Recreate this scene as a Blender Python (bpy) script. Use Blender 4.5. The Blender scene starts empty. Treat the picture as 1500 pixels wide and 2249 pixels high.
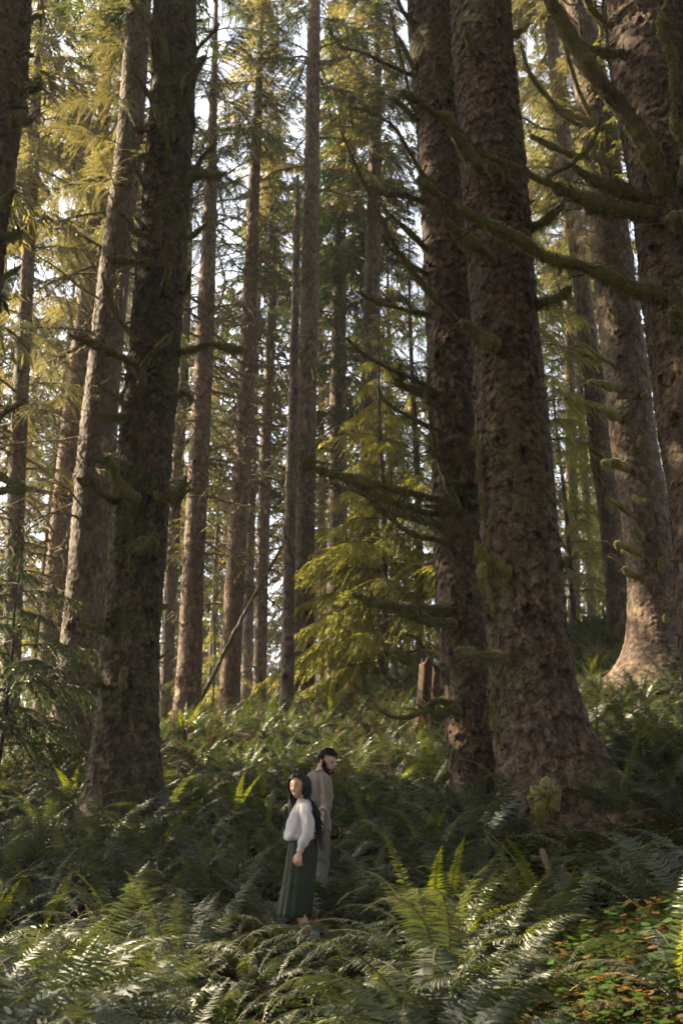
import bpy, math, random
import numpy as np
from mathutils import Vector, Matrix, Euler
from mathutils import noise as mnoise

random.seed(7)
RNG = np.random.default_rng(11)
SC = bpy.context.scene
COL = SC.collection
R = math.radians

# ------------------------------------------------------------------ camera
EYE = 1.70
PITCH = R(20.0)
cam_data = bpy.data.cameras.new('camera')
cam = bpy.data.objects.new('camera', cam_data)
COL.objects.link(cam)
cam.location = (0, 0, EYE)
cam.rotation_euler = (R(90) + PITCH, 0, 0)
cam_data.sensor_fit = 'VERTICAL'
cam_data.sensor_height = 36.0
cam_data.lens = 35.0
cam_data.clip_start = 0.1
cam_data.clip_end = 2000
cam_data.dof.use_dof = True
cam_data.dof.focus_distance = 10.5
cam_data.dof.aperture_fstop = 2.4
SC.camera = cam

# ------------------------------------------------------------------ light
HAZE = 0.0004
SUN_EL = 37.0
SUN_BACK = 19.0                      # degrees behind the picture plane, from the left
ts = Vector((-math.cos(R(SUN_BACK)) * math.cos(R(SUN_EL)),
             math.sin(R(SUN_BACK)) * math.cos(R(SUN_EL)), math.sin(R(SUN_EL))))
world = bpy.data.worlds.new('World')
SC.world = world
world.use_nodes = True
wn = world.node_tree
bg = wn.nodes['Background']
sky = wn.nodes.new('ShaderNodeTexSky')
sky.sky_type = 'NISHITA'
sky.sun_disc = False
sky.sun_elevation = R(SUN_EL)
sky.sun_rotation = math.atan2(ts.x, ts.y)
sky.air_density = 1.0
sky.dust_density = 2.2
sky.ozone_density = 1.0
hs = wn.nodes.new('ShaderNodeHueSaturation')
hs.inputs['Saturation'].default_value = 0.38
wn.links.new(sky.outputs[0], hs.inputs['Color'])
wn.links.new(hs.outputs[0], bg.inputs[0])
bg.inputs[1].default_value = 0.09
sun_data = bpy.data.lights.new('sun', 'SUN')
sun_data.energy = 5.0
sun_data.angle = R(0.53)
sun_data.color = (1.0, 0.82, 0.55)
sun = bpy.data.objects.new('sun', sun_data)
COL.objects.link(sun)
sun.location = (-20, 10, 40)
sun.rotation_euler = ts.to_track_quat('Z', 'Y').to_euler()

vs = SC.view_settings
vs.view_transform = 'Standard'
vs.look = 'None'
vs.gamma = 1.0
vs.use_curve_mapping = False
vs.exposure = 2.65
SC.cycles.max_bounces = 6
SC.cycles.diffuse_bounces = 3
SC.cycles.glossy_bounces = 2
SC.cycles.transmission_bounces = 3
SC.cycles.transparent_max_bounces = 4
SC.cycles.use_denoising = True
SC.cycles.use_adaptive_sampling = True
SC.cycles.adaptive_threshold = 0.02
SC.cycles.sample_clamp_indirect = 4.0

# ------------------------------------------------------------------ geometry of the place
FPX = 2187.0
CP, SP = math.cos(PITCH), math.sin(PITCH)

def pt(px, py, d):
    """the point at horizontal distance d north of the eye in the direction measured at (px, py)"""
    u = (px - 750) / FPX
    v = (1124.5 - py) / FPX
    dy = CP - v * SP
    dz = SP + v * CP
    s = d / dy
    return np.array((u * s, d, EYE + dz * s))

def scl(py, d):
    v = (1124.5 - py) / FPX
    return d / (CP - v * SP) / FPX        # metres per measured unit

GY = [-30, -5, 0, 3, 6, 8.4, 10.0, 10.9, 12.2, 14, 16, 20, 24, 28, 31, 36, 45, 60, 100, 200, 600]
GZ = [-3.5, -2.2, -1.75, -1.50, -1.22, -.98, -.72, -.44, -.10, .38, .86, 1.95, 3.12, 4.18, 4.72, 4.5, 2.4, -1.2, -9, -24, -60]

def smooth(t):
    t = np.clip(t, 0, 1)
    return t * t * (3 - 2 * t)

def ground_z(x, y):
    x = np.asarray(x, float); y = np.asarray(y, float)
    g = sum(np.interp(y + o, GY, GZ) for o in (-.6, -.3, 0, .3, .6)) / 5
    k = smooth(y / 20.0)
    right = np.where(x > 0, x, 0)
    left = np.where(x < 0, x, 0)
    g = g + k * (0.19 * np.minimum(right, 25) * (1 + smooth((y - 20) / 15)) + 0.11 * np.maximum(left, -30))
    g = g + smooth((y - 30) / 20) * smooth(x / 12) * 2.0
    g = g + .50 * np.exp(-((x - 2.5) / 1.0) ** 2 - ((y - 6.9) / 1.6) ** 2)
    n = (np.sin(x * .9 + 1.3) * np.sin(y * .7 + .4) * .09 + np.sin(x * 2.1 + y * 1.3) * .04
         + np.sin(x * .31 - y * .23 + 2) * .14)
    g = g + n * smooth(y / 6 + .4)
    return g + EYE

def gz(x, y):
    return float(ground_z(x, y))

# ------------------------------------------------------------------ helpers
def mesh_np(name, V, groups, mats=(), smoothf=False, attrs=None):
    """groups: list of (faces ndarray (n,k), material index)"""
    me = bpy.data.meshes.new(name)
    V = np.ascontiguousarray(V, dtype=np.float32)
    me.vertices.add(len(V))
    me.vertices.foreach_set('co', V.ravel())
    loops, starts, totals, midx = [], [], [], []
    off = 0
    for F, mi in groups:
        F = np.asarray(F, dtype=np.int32)
        if len(F) == 0:
            continue
        n, k = F.shape
        loops.append(F.ravel())
        starts.append(off + np.arange(n, dtype=np.int32) * k)
        totals.append(np.full(n, k, np.int32))
        midx.append(np.full(n, mi, np.int32))
        off += n * k
    L = np.concatenate(loops); S = np.concatenate(starts); T = np.concatenate(totals); MI = np.concatenate(midx)
    me.loops.add(len(L)); me.loops.foreach_set('vertex_index', L)
    me.polygons.add(len(S)); me.polygons.foreach_set('loop_start', S)
    me.polygons.foreach_set('loop_total', T)
    me.polygons.foreach_set('material_index', MI)
    me.polygons.foreach_set('use_smooth', np.full(len(S), bool(smoothf)))
    for m in mats:
        me.materials.append(m)
    me.update(calc_edges=True)
    if attrs:
        for k, a in attrs.items():
            at = me.attributes.new(k, 'FLOAT', 'POINT')
            at.data.foreach_set('value', np.ascontiguousarray(a, dtype=np.float32))
    return me

class Soup:
    """collects vertices and faces of several shapes into one mesh"""
    def __init__(s):
        s.V = []; s.G = {}; s.n = 0; s.A = []
    def add(s, V, F, mi=0, a=0.0):
        V = np.asarray(V, float); F = np.asarray(F, int)
        s.V.append(V)
        s.G.setdefault((F.shape[1], mi), []).append(F + s.n)
        s.A.append(np.full(len(V), a) if np.isscalar(a) else np.asarray(a))
        s.n += len(V)
    def mesh(s, name, mats, smoothf=False, attr=None):
        V = np.concatenate(s.V)
        G = [(np.concatenate(fs), k[1]) for k, fs in s.G.items()]
        return mesh_np(name, V, G, mats, smoothf, {attr: np.concatenate(s.A)} if attr else None)

def obj(name, me, parent=None, loc=(0, 0, 0), rot=(0, 0, 0), scale=(1, 1, 1)):
    o = bpy.data.objects.new(name, me)
    COL.objects.link(o)
    if parent is not None:
        o.parent = parent
    o.location = loc; o.rotation_euler = rot; o.scale = scale
    return o

def tag(o, label=None, cat=None, group=None, kind=None):
    if label: o['label'] = label
    if cat: o['category'] = cat
    if group: o['group'] = group
    if kind: o['kind'] = kind
    return o

def empty(name, loc, label, cat, group=None):
    o = bpy.data.objects.new(name, None)
    COL.objects.link(o)
    o.location = loc
    o.empty_display_size = .2
    return tag(o, label, cat, group)

def frames(P):
    """parallel-transported frames along a polyline"""
    P = np.asarray(P, float)
    T = np.gradient(P, axis=0)
    T /= np.linalg.norm(T, axis=1)[:, None] + 1e-9
    ref = np.array((0, 0, 1.0)) if abs(T[0][2]) < .85 else np.array((1.0, 0, 0))
    N = np.zeros_like(P)
    n = ref - T[0] * ref.dot(T[0]); n /= np.linalg.norm(n)
    for i in range(len(P)):
        n = n - T[i] * n.dot(T[i]); n /= np.linalg.norm(n) + 1e-9
        N[i] = n
    B = np.cross(T, N)
    return T, N, B

def resample(P, Rr, step):
    P = np.asarray(P, float); Rr = np.asarray(Rr, float)
    # catmull-rom
    out = []; rad = []
    n = len(P)
    for i in range(n - 1):
        p0 = P[max(i - 1, 0)]; p1 = P[i]; p2 = P[i + 1]; p3 = P[min(i + 2, n - 1)]
        m = max(2, int(np.linalg.norm(p2 - p1) / step) + 1)
        for k in range(m):
            t = k / m
            out.append(.5 * ((2 * p1) + (-p0 + p2) * t + (2 * p0 - 5 * p1 + 4 * p2 - p3) * t * t
                             + (-p0 + 3 * p1 - 3 * p2 + p3) * t ** 3))
            rad.append(Rr[i] * (1 - t) + Rr[i + 1] * t)
    out.append(P[-1]); rad.append(Rr[-1])
    return np.array(out), np.array(rad)

def tube(P, Rr, k=6, cap=True, wob=0.0, ph=0.0):
    P = np.asarray(P, float); Rr = np.asarray(Rr, float)
    T, N, B = frames(P)
    n = len(P)
    th = np.linspace(0, 2 * math.pi, k, endpoint=False) + ph
    rr = Rr[:, None] * np.ones((1, k))
    if wob:
        rr = rr * (1 + wob * RNG.standard_normal((n, k)))
    V = P[:, None, :] + rr[:, :, None] * (np.cos(th)[None, :, None] * N[:, None, :] + np.sin(th)[None, :, None] * B[:, None, :])
    V = V.reshape(-1, 3)
    i = np.arange(n - 1)[:, None] * k; j = np.arange(k)[None, :]; j2 = (j + 1) % k
    F = np.stack([i + j, i + j2, i + k + j2, i + k + j], -1).reshape(-1, 4)
    if cap:
        V = np.vstack([V, P[0], P[-1]])
        a = len(V) - 2; b = len(V) - 1
        jj = np.arange(k); j2 = (jj + 1) % k
        c0 = np.stack([np.full(k, a), j2, jj, jj], -1)
        c1 = np.stack([np.full(k, b), (n - 1) * k + jj, (n - 1) * k + j2, (n - 1) * k + j2], -1)
        return V, F, np.vstack([c0[:, :3], c1[:, :3]])
    return V, F, np.zeros((0, 3), int)

def add_tube(s, P, Rr, k=6, mi=0, a=0.0, wob=0.0):
    V, F, C = tube(P, Rr, k, True, wob)
    nv = len(V)
    s.V.append(V); s.A.append(np.full(nv, a))
    s.G.setdefault((4, mi), []).append(F + s.n)
    s.G.setdefault((3, mi), []).append(C + s.n)
    s.n += nv

# ------------------------------------------------------------------ materials
def new_mat(name):
    m = bpy.data.materials.new(name)
    m.use_nodes = True
    return m, m.node_tree, m.node_tree.nodes, m.node_tree.links

def nd(nt, t, **kw):
    n = nt.nodes.new(t)
    for k, v in kw.items():
        if k.startswith('i_'):
            n.inputs[int(k[2:])].default_value = v
        else:
            setattr(n, k, v)
    return n

def ramp(nt, stops, interp='LINEAR'):
    n = nt.nodes.new('ShaderNodeValToRGB')
    cr = n.color_ramp; cr.interpolation = interp
    while len(cr.elements) < len(stops): cr.elements.new(.5)
    for e, (p, c) in zip(cr.elements, stops):
        e.position = p
        e.color = (*c, 1) if len(c) == 3 else c
    return n

def mix(nt, a, b, f, mode='MIX'):
    n = nt.nodes.new('ShaderNodeMix')
    n.data_type = 'RGBA'; n.blend_type = mode
    L = nt.links
    for sock, v in ((n.inputs[0], f), (n.inputs[6], a), (n.inputs[7], b)):
        if hasattr(v, 'is_output') or isinstance(v, bpy.types.NodeSocket):
            L.new(v, sock)
        else:
            sock.default_value = v if not isinstance(v, tuple) or len(v) == 4 else (*v, 1)
    return n.outputs[2]

def noise_tex(nt, scale, detail=3, rough=.55, coord='Object', vec=(1, 1, 1)):
    tc = nd(nt, 'ShaderNodeTexCoord')
    mp = nd(nt, 'ShaderNodeMapping'); mp.inputs['Scale'].default_value = vec
    nt.links.new(tc.outputs[coord], mp.inputs[0])
    n = nd(nt, 'ShaderNodeTexNoise')
    n.inputs['Scale'].default_value = scale; n.inputs['Detail'].default_value = detail
    n.inputs['Roughness'].default_value = rough
    nt.links.new(mp.outputs[0], n.inputs['Vector'])
    return n

def bark_material(name, base, dark, light, lichen, lichen_amt=.5, scale=1.0, bump=.6):
    m, nt, N, L = new_mat(name)
    b = N['Principled BSDF']
    b.inputs['Roughness'].default_value = .88
    b.inputs['Specular IOR Level'].default_value = .25
    pa = nd(nt, 'ShaderNodeAttribute', attribute_name='plate')
    kn = nd(nt, 'ShaderNodeAttribute', attribute_name='knot')
    gp = nd(nt, 'ShaderNodeAttribute', attribute_name='gap')
    n1 = noise_tex(nt, 9 * scale, 5, .65, vec=(1, 1, .45))
    n2 = noise_tex(nt, 1.1 * scale, 3, .6)
    n3 = noise_tex(nt, 46 * scale, 3, .6, vec=(1, 1, .4))
    wc = nd(nt, 'ShaderNodeTexCoord')
    wv = nd(nt, 'ShaderNodeTexNoise'); wv.inputs['Scale'].default_value = 7 * scale; wv.inputs['Detail'].default_value = 3
    L.new(wc.outputs['Object'], wv.inputs['Vector'])
    wm = nd(nt, 'ShaderNodeVectorMath', operation='MULTIPLY_ADD'); L.new(wv.outputs['Color'], wm.inputs[0]); wm.inputs[1].default_value = (.22, .22, .22)
    L.new(wc.outputs['Object'], wm.inputs[2])
    wp = nd(nt, 'ShaderNodeMapping'); wp.inputs['Scale'].default_value = (1, 1, .62); L.new(wm.outputs[0], wp.inputs[0])
    vo = nd(nt, 'ShaderNodeTexVoronoi'); vo.inputs['Scale'].default_value = 13 * scale; L.new(wp.outputs[0], vo.inputs['Vector'])
    ve = nd(nt, 'ShaderNodeTexVoronoi', feature='DISTANCE_TO_EDGE'); ve.inputs['Scale'].default_value = 13 * scale; L.new(wp.outputs[0], ve.inputs['Vector'])
    vs_ = nd(nt, 'ShaderNodeSeparateColor'); L.new(vo.outputs['Color'], vs_.inputs[0])
    edge = ramp(nt, [(0, (1, 1, 1)), (.055, (0, 0, 0))]); L.new(ve.outputs['Distance'], edge.inputs[0])
    r1 = ramp(nt, [(.28, dark), (.5, base), (.72, light)])
    L.new(n1.outputs[0], r1.inputs[0])
    c = r1.outputs[0]
    # plates differ from each other
    rp = ramp(nt, [(0, (.62, .60, .60)), (.5, (1, 1, 1)), (1, (1.35, 1.25, 1.15))])
    L.new(pa.outputs['Fac'], rp.inputs[0])
    c = mix(nt, c, rp.outputs[0], 1.0, 'MULTIPLY')
    rv = ramp(nt, [(0, (.6, .58, .58)), (.6, (1, 1, 1)), (1, (1.5, 1.42, 1.3))]); L.new(vs_.outputs[0], rv.inputs[0])
    c = mix(nt, c, rv.outputs[0], 1.0, 'MULTIPLY')
    # lichen and algae film
    rl = ramp(nt, [(.47, (0, 0, 0)), (.62, (1, 1, 1))])
    L.new(n2.outputs[0], rl.inputs[0])
    mm = nd(nt, 'ShaderNodeMath', operation='MULTIPLY'); L.new(rl.outputs[0], mm.inputs[0])
    rq = ramp(nt, [(.35, (0, 0, 0)), (.6, (1, 1, 1))]); L.new(n1.outputs[0], rq.inputs[0])
    L.new(rq.outputs[0], mm.inputs[1])
    m2 = nd(nt, 'ShaderNodeMath', operation='MULTIPLY'); L.new(mm.outputs[0], m2.inputs[0]); m2.inputs[1].default_value = lichen_amt
    c = mix(nt, c, lichen, m2.outputs[0])
    c = mix(nt, c, (*[v * .35 for v in dark], 1), gp.outputs['Fac'])
    me_ = nd(nt, 'ShaderNodeMath', operation='MULTIPLY'); L.new(edge.outputs[0], me_.inputs[0]); me_.inputs[1].default_value = .6
    c = mix(nt, c, (*[v * .4 for v in dark], 1), me_.outputs[0])
    c = mix(nt, c, (.006, .005, .004, 1), kn.outputs['Fac'])
    L.new(c, b.inputs['Base Color'])
    bp = nd(nt, 'ShaderNodeBump'); bp.inputs['Strength'].default_value = bump; bp.inputs['Distance'].default_value = .02
    ad = nd(nt, 'ShaderNodeMath', operation='ADD'); L.new(n1.outputs[0], ad.inputs[0])
    ms = nd(nt, 'ShaderNodeMath', operation='MULTIPLY'); L.new(n3.outputs[0], ms.inputs[0]); ms.inputs[1].default_value = .5
    L.new(ms.outputs[0], ad.inputs[1])
    a2 = nd(nt, 'ShaderNodeMath', operation='MULTIPLY_ADD'); L.new(vs_.outputs[0], a2.inputs[0]); a2.inputs[1].default_value = 1.6; L.new(ad.outputs[0], a2.inputs[2])
    a3 = nd(nt, 'ShaderNodeMath', operation='MULTIPLY_ADD'); L.new(edge.outputs[0], a3.inputs[0]); a3.inputs[1].default_value = -1.2; L.new(a2.outputs[0], a3.inputs[2])
    L.new(a3.outputs[0], bp.inputs['Height'])
    L.new(bp.outputs[0], b.inputs['Normal'])
    return m

def leaf_material(name, cols, translucent=.4, rough=.5, spec=.4, nscale=3.0, tcol=None, coat=0.0):
    """cols: stops of a ramp driven by per-object random + noise"""
    m, nt, N, L = new_mat(name)
    b = N['Principled BSDF']
    out = N['Material Output']
    oi = nd(nt, 'ShaderNodeObjectInfo')
    n = noise_tex(nt, nscale, 2, .6)
    ad = nd(nt, 'ShaderNodeMath', operation='MULTIPLY_ADD')
    L.new(oi.outputs['Random'], ad.inputs[0]); ad.inputs[1].default_value = .5
    m1 = nd(nt, 'ShaderNodeMath', operation='MULTIPLY_ADD'); L.new(n.outputs[0], m1.inputs[0]); m1.inputs[1].default_value = 1.3; m1.inputs[2].default_value = -.4
    L.new(m1.outputs[0], ad.inputs[2])
    r = ramp(nt, cols); L.new(ad.outputs[0], r.inputs[0])
    L.new(r.outputs[0], b.inputs['Base Color'])
    b.inputs['Roughness'].default_value = rough
    b.inputs['Specular IOR Level'].default_value = spec
    tr = nd(nt, 'ShaderNodeBsdfTranslucent')
    tc = mix(nt, r.outputs[0], tcol or (1.5, 1.35, .55, 1), 1.0, 'MULTIPLY')
    L.new(tc, tr.inputs[0])
    mx = nd(nt, 'ShaderNodeMixShader'); mx.inputs[0].default_value = translucent
    L.new(b.outputs[0], mx.inputs[1]); L.new(tr.outputs[0], mx.inputs[2])
    L.new(mx.outputs[0], out.inputs[0])
    return m

def plain(name, c, rough=.7, spec=.3, var=.2, scale=20, bump=0.0, sheen=0.0):
    m, nt, N, L = new_mat(name)
    b = N['Principled BSDF']
    n = noise_tex(nt, scale, 4)
    r = ramp(nt, [(.25, tuple(v * (1 - var) for v in c)), (.75, tuple(min(1, v * (1 + var)) for v in c))])
    L.new(n.outputs[0], r.inputs[0]); L.new(r.outputs[0], b.inputs['Base Color'])
    b.inputs['Roughness'].default_value = rough; b.inputs['Specular IOR Level'].default_value = spec
    if sheen:
        b.inputs['Sheen Weight'].default_value = sheen
    if bump:
        bp = nd(nt, 'ShaderNodeBump'); bp.inputs['Strength'].default_value = bump; bp.inputs['Distance'].default_value = .01
        L.new(n.outputs[0], bp.inputs['Height']); L.new(bp.outputs[0], b.inputs['Normal'])
    return m

M_BARK = bark_material('bark_near', (.085, .056, .040), (.032, .021, .015), (.15, .108, .08), (.10, .095, .04, 1), .8)
M_BARK_GREEN = bark_material('bark_greenish', (.058, .044, .029), (.022, .016, .011), (.105, .085, .058), (.07, .075, .025, 1), .9)
M_BARK_MID = bark_material('bark_mid', (.092, .065, .047), (.041, .029, .021), (.155, .118, .09), (.11, .10, .05, 1), .6, scale=.8)
M_BARK_RED = bark_material('bark_red', (.115, .075, .052), (.055, .035, .024), (.19, .135, .10), (.13, .12, .05, 1), .35, scale=.8)
M_BARK_FAR = bark_material('bark_far', (.10, .077, .06), (.05, .038, .03), (.17, .135, .11), (.10, .10, .05, 1), .5, scale=.6)
M_DEADWOOD = plain('dead_wood', (.085, .066, .045), .9, .2, .4, 12, .4)
M_TWIG = plain('twig_wood', (.10, .075, .045), .9, .2, .35, 9)
M_MOSS = plain('moss', (.105, .100, .026), .95, .15, .45, 14, .5, sheen=.3)
M_MOSS_GOLD = plain('golden_moss', (.15, .125, .022), .95, .15, .35, 25, .5, sheen=.3)
M_ROTTEN = plain('rotten_wood', (.045, .024, .014), .9, .2, .5, 7, .6)

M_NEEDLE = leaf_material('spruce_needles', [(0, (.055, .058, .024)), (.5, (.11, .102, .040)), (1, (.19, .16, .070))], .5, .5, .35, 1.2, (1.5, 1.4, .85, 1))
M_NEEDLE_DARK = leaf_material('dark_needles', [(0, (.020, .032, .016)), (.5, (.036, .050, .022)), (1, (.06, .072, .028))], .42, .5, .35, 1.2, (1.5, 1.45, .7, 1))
M_HEMLOCK = leaf_material('hemlock_needles', [(0, (.075, .088, .026)), (.5, (.14, .15, .042)), (1, (.23, .215, .065))], .55, .45, .4, 1.5, (1.8, 1.6, .5, 1))
M_DRYTWIG = leaf_material('dry_hanging_twigs', [(0, (.11, .09, .05)), (1, (.20, .17, .10))], .25, .7, .2, 2.0, (1.2, 1.1, .8, 1))
M_FERN = leaf_material('fern_green', [(0, (.026, .035, .023)), (.45, (.046, .059, .037)), (.8, (.072, .084, .046)), (1, (.11, .105, .05))], .30, .52, .5, 1.6, (1.5, 1.5, .5, 1))
M_FERN_BRIGHT = leaf_material('fern_bright', [(0, (.04, .07, .014)), (1, (.11, .13, .022))], .5, .4, .5, 1.6, (1.8, 1.5, .3, 1))
M_FERN_DEAD = leaf_material('fern_brown', [(0, (.038, .026, .016)), (1, (.11, .075, .045))], .2, .6, .3, 2.0, (1.2, 1.0, .7, 1))
M_RACHIS = plain('fern_stalk', (.10, .075, .03), .6, .3, .3, 8)
M_OXALIS = leaf_material('low_leaves', [(0, (.025, .055, .012)), (.5, (.05, .10, .02)), (1, (.10, .14, .03))], .4, .5, .4, .9)
M_LITTER = leaf_material('litter', [(0, (.03, .018, .011)), (.5, (.09, .048, .025)), (1, (.24, .14, .07))], .1, .8, .2, .9)

M_RUSSET = leaf_material('russet_leaves', [(0, (.09, .05, .024)), (1, (.20, .14, .05))], .45, .5, .4, .9, (1.5, 1.1, .5, 1))

def soil_material():
    m, nt, N, L = new_mat('forest_soil')
    b = N['Principled BSDF']; b.inputs['Roughness'].default_value = .95; b.inputs['Specular IOR Level'].default_value = .1
    n = noise_tex(nt, .8, 6, .65); n2 = noise_tex(nt, 18, 5, .7)
    r = ramp(nt, [(.35, (.020, .013, .008)), (.5, (.038, .024, .014)), (.66, (.026, .034, .010))])
    L.new(n.outputs[0], r.inputs[0])
    r2 = ramp(nt, [(.3, (.5, .5, .5)), (.7, (1.5, 1.4, 1.3))]); L.new(n2.outputs[0], r2.inputs[0])
    L.new(mix(nt, r.outputs[0], r2.outputs[0], 1.0, 'MULTIPLY'), b.inputs['Base Color'])
    bp = nd(nt, 'ShaderNodeBump'); bp.inputs['Strength'].default_value = .9; bp.inputs['Distance'].default_value = .05
    L.new(n2.outputs[0], bp.inputs['Height']); L.new(bp.outputs[0], b.inputs['Normal'])
    return m
M_SOIL = soil_material()

# ------------------------------------------------------------------ ground
def build_ground():
    xs = np.unique(np.concatenate([np.linspace(-600, -40, 15), np.linspace(-40, -14, 27), np.linspace(-14, 14, 141), np.linspace(14, 40, 27), np.linspace(40, 600, 15)]))
    ys = np.unique(np.concatenate([np.linspace(-300, -20, 8), np.linspace(-20, 0, 11), np.linspace(0, 34, 171), np.linspace(34, 80, 47), np.linspace(80, 1200, 20)]))
    X, Y = np.meshgrid(xs, ys)
    Z = ground_z(X, Y)
    rough = np.array([mnoise.fractal(Vector((x * 1.7, y * 1.7, 0)), 1.0, 2.0, 3) if abs(x) < 20 and -2 < y < 40 else 0
                      for x, y in zip(X.ravel(), Y.ravel())]).reshape(X.shape)
    Z = Z + rough * .035
    V = np.stack([X, Y, Z], -1).reshape(-1, 3)
    ny, nx = X.shape
    i = np.arange(ny - 1)[:, None] * nx + np.arange(nx - 1)[None, :]
    F = np.stack([i, i + 1, i + nx + 1, i + nx], -1).reshape(-1, 4)
    o = obj('ground', mesh_np('ground', V, [(F, 0)], [M_SOIL], True))
    tag(o, 'dark brown forest floor of soil and litter climbing to a low ridge', None, None, 'structure')
build_ground()
# ------------------------------------------------------------------ trunks
def voronoi(u, w, cu, cw, circ, seed):
    """periodic (in u) jittered cell pattern; returns F1, F2, cell random, offset from the cell point in w"""
    nu = max(3, int(round(circ / cu)))
    cu = circ / nu
    nw = 4096
    rg = np.random.default_rng(seed)
    J = rg.random((nw, nu, 3))
    iu = np.floor(u / cu).astype(int); iw = np.floor(w / cw).astype(int)
    F1 = np.full(u.shape, 9.0); F2 = np.full(u.shape, 9.0); rid = np.zeros(u.shape); dw = np.zeros(u.shape)
    for a in (-1, 0, 1):
        for b in (-1, 0, 1):
            cu_i = iu + a; cw_i = iw + b
            j = J[cw_i % nw, cu_i % nu]
            pu = (cu_i + .1 + .8 * j[..., 0]); pw = (cw_i + .1 + .8 * j[..., 1])
            du = u / cu - pu; dv = w / cw - pw
            d = np.sqrt(du * du + dv * dv)
            near = d < F1
            F2 = np.where(near, F1, np.minimum(F2, d))
            rid = np.where(near, j[..., 2], rid); dw = np.where(near, dv, dw)
            F1 = np.where(near, d, F1)
    return F1, F2, rid, dw

def trunk_mesh(name, P, Rr, zdetail, ds, nt, mat, seed=1, depth=.03, flare=.55, flare_h=.7, lobes=5,
               knots=30, cell=(.085, .12), knot_list=(), lump=.03, root_dir=None):
    """P: centre line (bottom first), Rr radii. Real relief: bark plates, gaps, knots, root flare"""
    rg = np.random.default_rng(seed)
    P = np.asarray(P, float); Rr = np.asarray(Rr, float)
    Pc, Rc = resample(P, Rr, .25)
    zc = Pc[:, 2]
    z0, z1 = P[0][2], P[-1][2]
    zs = np.arange(z0, min(zdetail, z1), ds)
    if z1 > zdetail:
        zs = np.concatenate([zs, np.arange(max(zs[-1] + ds, zdetail), z1, .6), [z1]])
    o = np.argsort(zc)
    cx = np.interp(zs, zc[o], Pc[o, 0]); cy = np.interp(zs, zc[o], Pc[o, 1]); rad = np.interp(zs, zc[o], Rc[o])
    h = zs - z0
    th = np.linspace(0, 2 * math.pi, nt, endpoint=False)
    TH, Hh = np.meshgrid(th, h)
    rad2 = rad[:, None] * np.ones_like(TH)
    ph = rg.random(4) * 6.28
    lob = .5 + .5 * np.cos(lobes * TH + ph[0] + .4 * np.sin(TH + ph[1]))
    fl = np.exp(-Hh / flare_h)
    rad2 = rad2 * (1 + flare * fl * (.45 + 1.0 * lob ** 1.5))
    for (ra, ram, rh) in (root_dir or []):
        rad2 = rad2 * (1 + ram * np.exp(-Hh / rh) * np.clip(np.cos(TH - ra), 0, 1) ** 3)
    # low lumps of the stem
    lum = (np.sin(TH * 2 + Hh * .7 + ph[1]) + np.sin(TH * 3 - Hh * 1.1 + ph[2]) + .7 * np.sin(TH * 5 + Hh * 1.9 + ph[3])) / 2.7
    rad2 = rad2 * (1 + lump * lum)
    Rm = float(np.median(rad)); circ = 2 * math.pi * Rm
    U = TH * Rm; W = Hh + 50.0
    Uw = U + .030 * np.sin(W * 9 + TH * 3) + .018 * np.sin(W * 27 + 1.7 + TH * 6) + .010 * np.sin(W * 61 + TH * 21) + .006 * rg.standard_normal(U.shape)
    Ww = W + .03 * np.sin(TH * 7 + W * 4) + .022 * np.sin(TH * 19 + ph[2]) + .012 * np.sin(TH * 47 + W * 13) + .006 * rg.standard_normal(U.shape)
    F1, F2, rid, dw = voronoi(Uw, Ww, cell[0], cell[1], circ, seed + 5)
    G1, G2, rid2, dw2 = voronoi(Uw, Ww, cell[0] * .45, cell[1] * .45, circ, seed + 9)
    e1 = np.clip((F2 - F1) / .07, 0, 1)
    disp = depth * (e1 * (.15 + .85 * rid) - .75 * dw * (.3 + rid)) + depth * .45 * (rid2 - .5 * dw2)
    gap = (1 - np.clip((F2 - F1) / .07, 0, 1)) * .55
    plate = .6 * rid + .4 * rid2
    knot = np.zeros_like(TH)
    kl = [(rg.random() * 6.283, rg.random() * (min(zdetail, z1) - z0), .035 + .05 * rg.random()) for _ in range(knots)]
    kl += list(knot_list)
    for (kt, kh, kr) in kl:
        i0 = np.searchsorted(h, kh - kr * 4); i1 = np.searchsorted(h, kh + kr * 4)
        if i1 <= i0: continue
        dth = (TH[i0:i1] - kt + math.pi) % (2 * math.pi) - math.pi
        dd = np.sqrt((dth * Rm) ** 2 + ((Hh[i0:i1] - kh) * .75) ** 2) / kr
        dd = dd * (1 + .35 * np.sin(TH[i0:i1] * 37 + Hh[i0:i1] * 51 + kh * 9) * np.sin(Hh[i0:i1] * 33 + kt * 5)) + .1 * rg.standard_normal(dd.shape)
        disp[i0:i1] += kr * .75 * np.exp(-((dd - .7) / .6) ** 2) - kr * .6 * np.exp(-(dd / .45) ** 2)
        knot[i0:i1] = np.maximum(knot[i0:i1], .85 * np.exp(-(dd / .8) ** 4))
    fade = np.where(Hh + z0 > zdetail, .3, 1.0)
    rad2 = rad2 + disp * fade
    X = cx[:, None] + rad2 * np.cos(TH); Y = cy[:, None] + rad2 * np.sin(TH); Z = zs[:, None] * np.ones_like(TH)
    V = np.stack([X, Y, Z], -1).reshape(-1, 3)
    n = len(zs)
    i = np.arange(n - 1)[:, None] * nt; j = np.arange(nt)[None, :]; j2 = (j + 1) % nt
    F = np.stack([i + j, i + j2, i + nt + j2, i + nt + j], -1).reshape(-1, 4)
    V = np.vstack([V, [cx[-1], cy[-1], zs[-1] + .02]])
    c = len(V) - 1; jj = np.arange(nt)
    C = np.stack([np.full(nt, c), (n - 1) * nt + jj, (n - 1) * nt + (jj + 1) % nt], -1)
    pad = lambda a: np.append(a.ravel(), 0)
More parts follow.
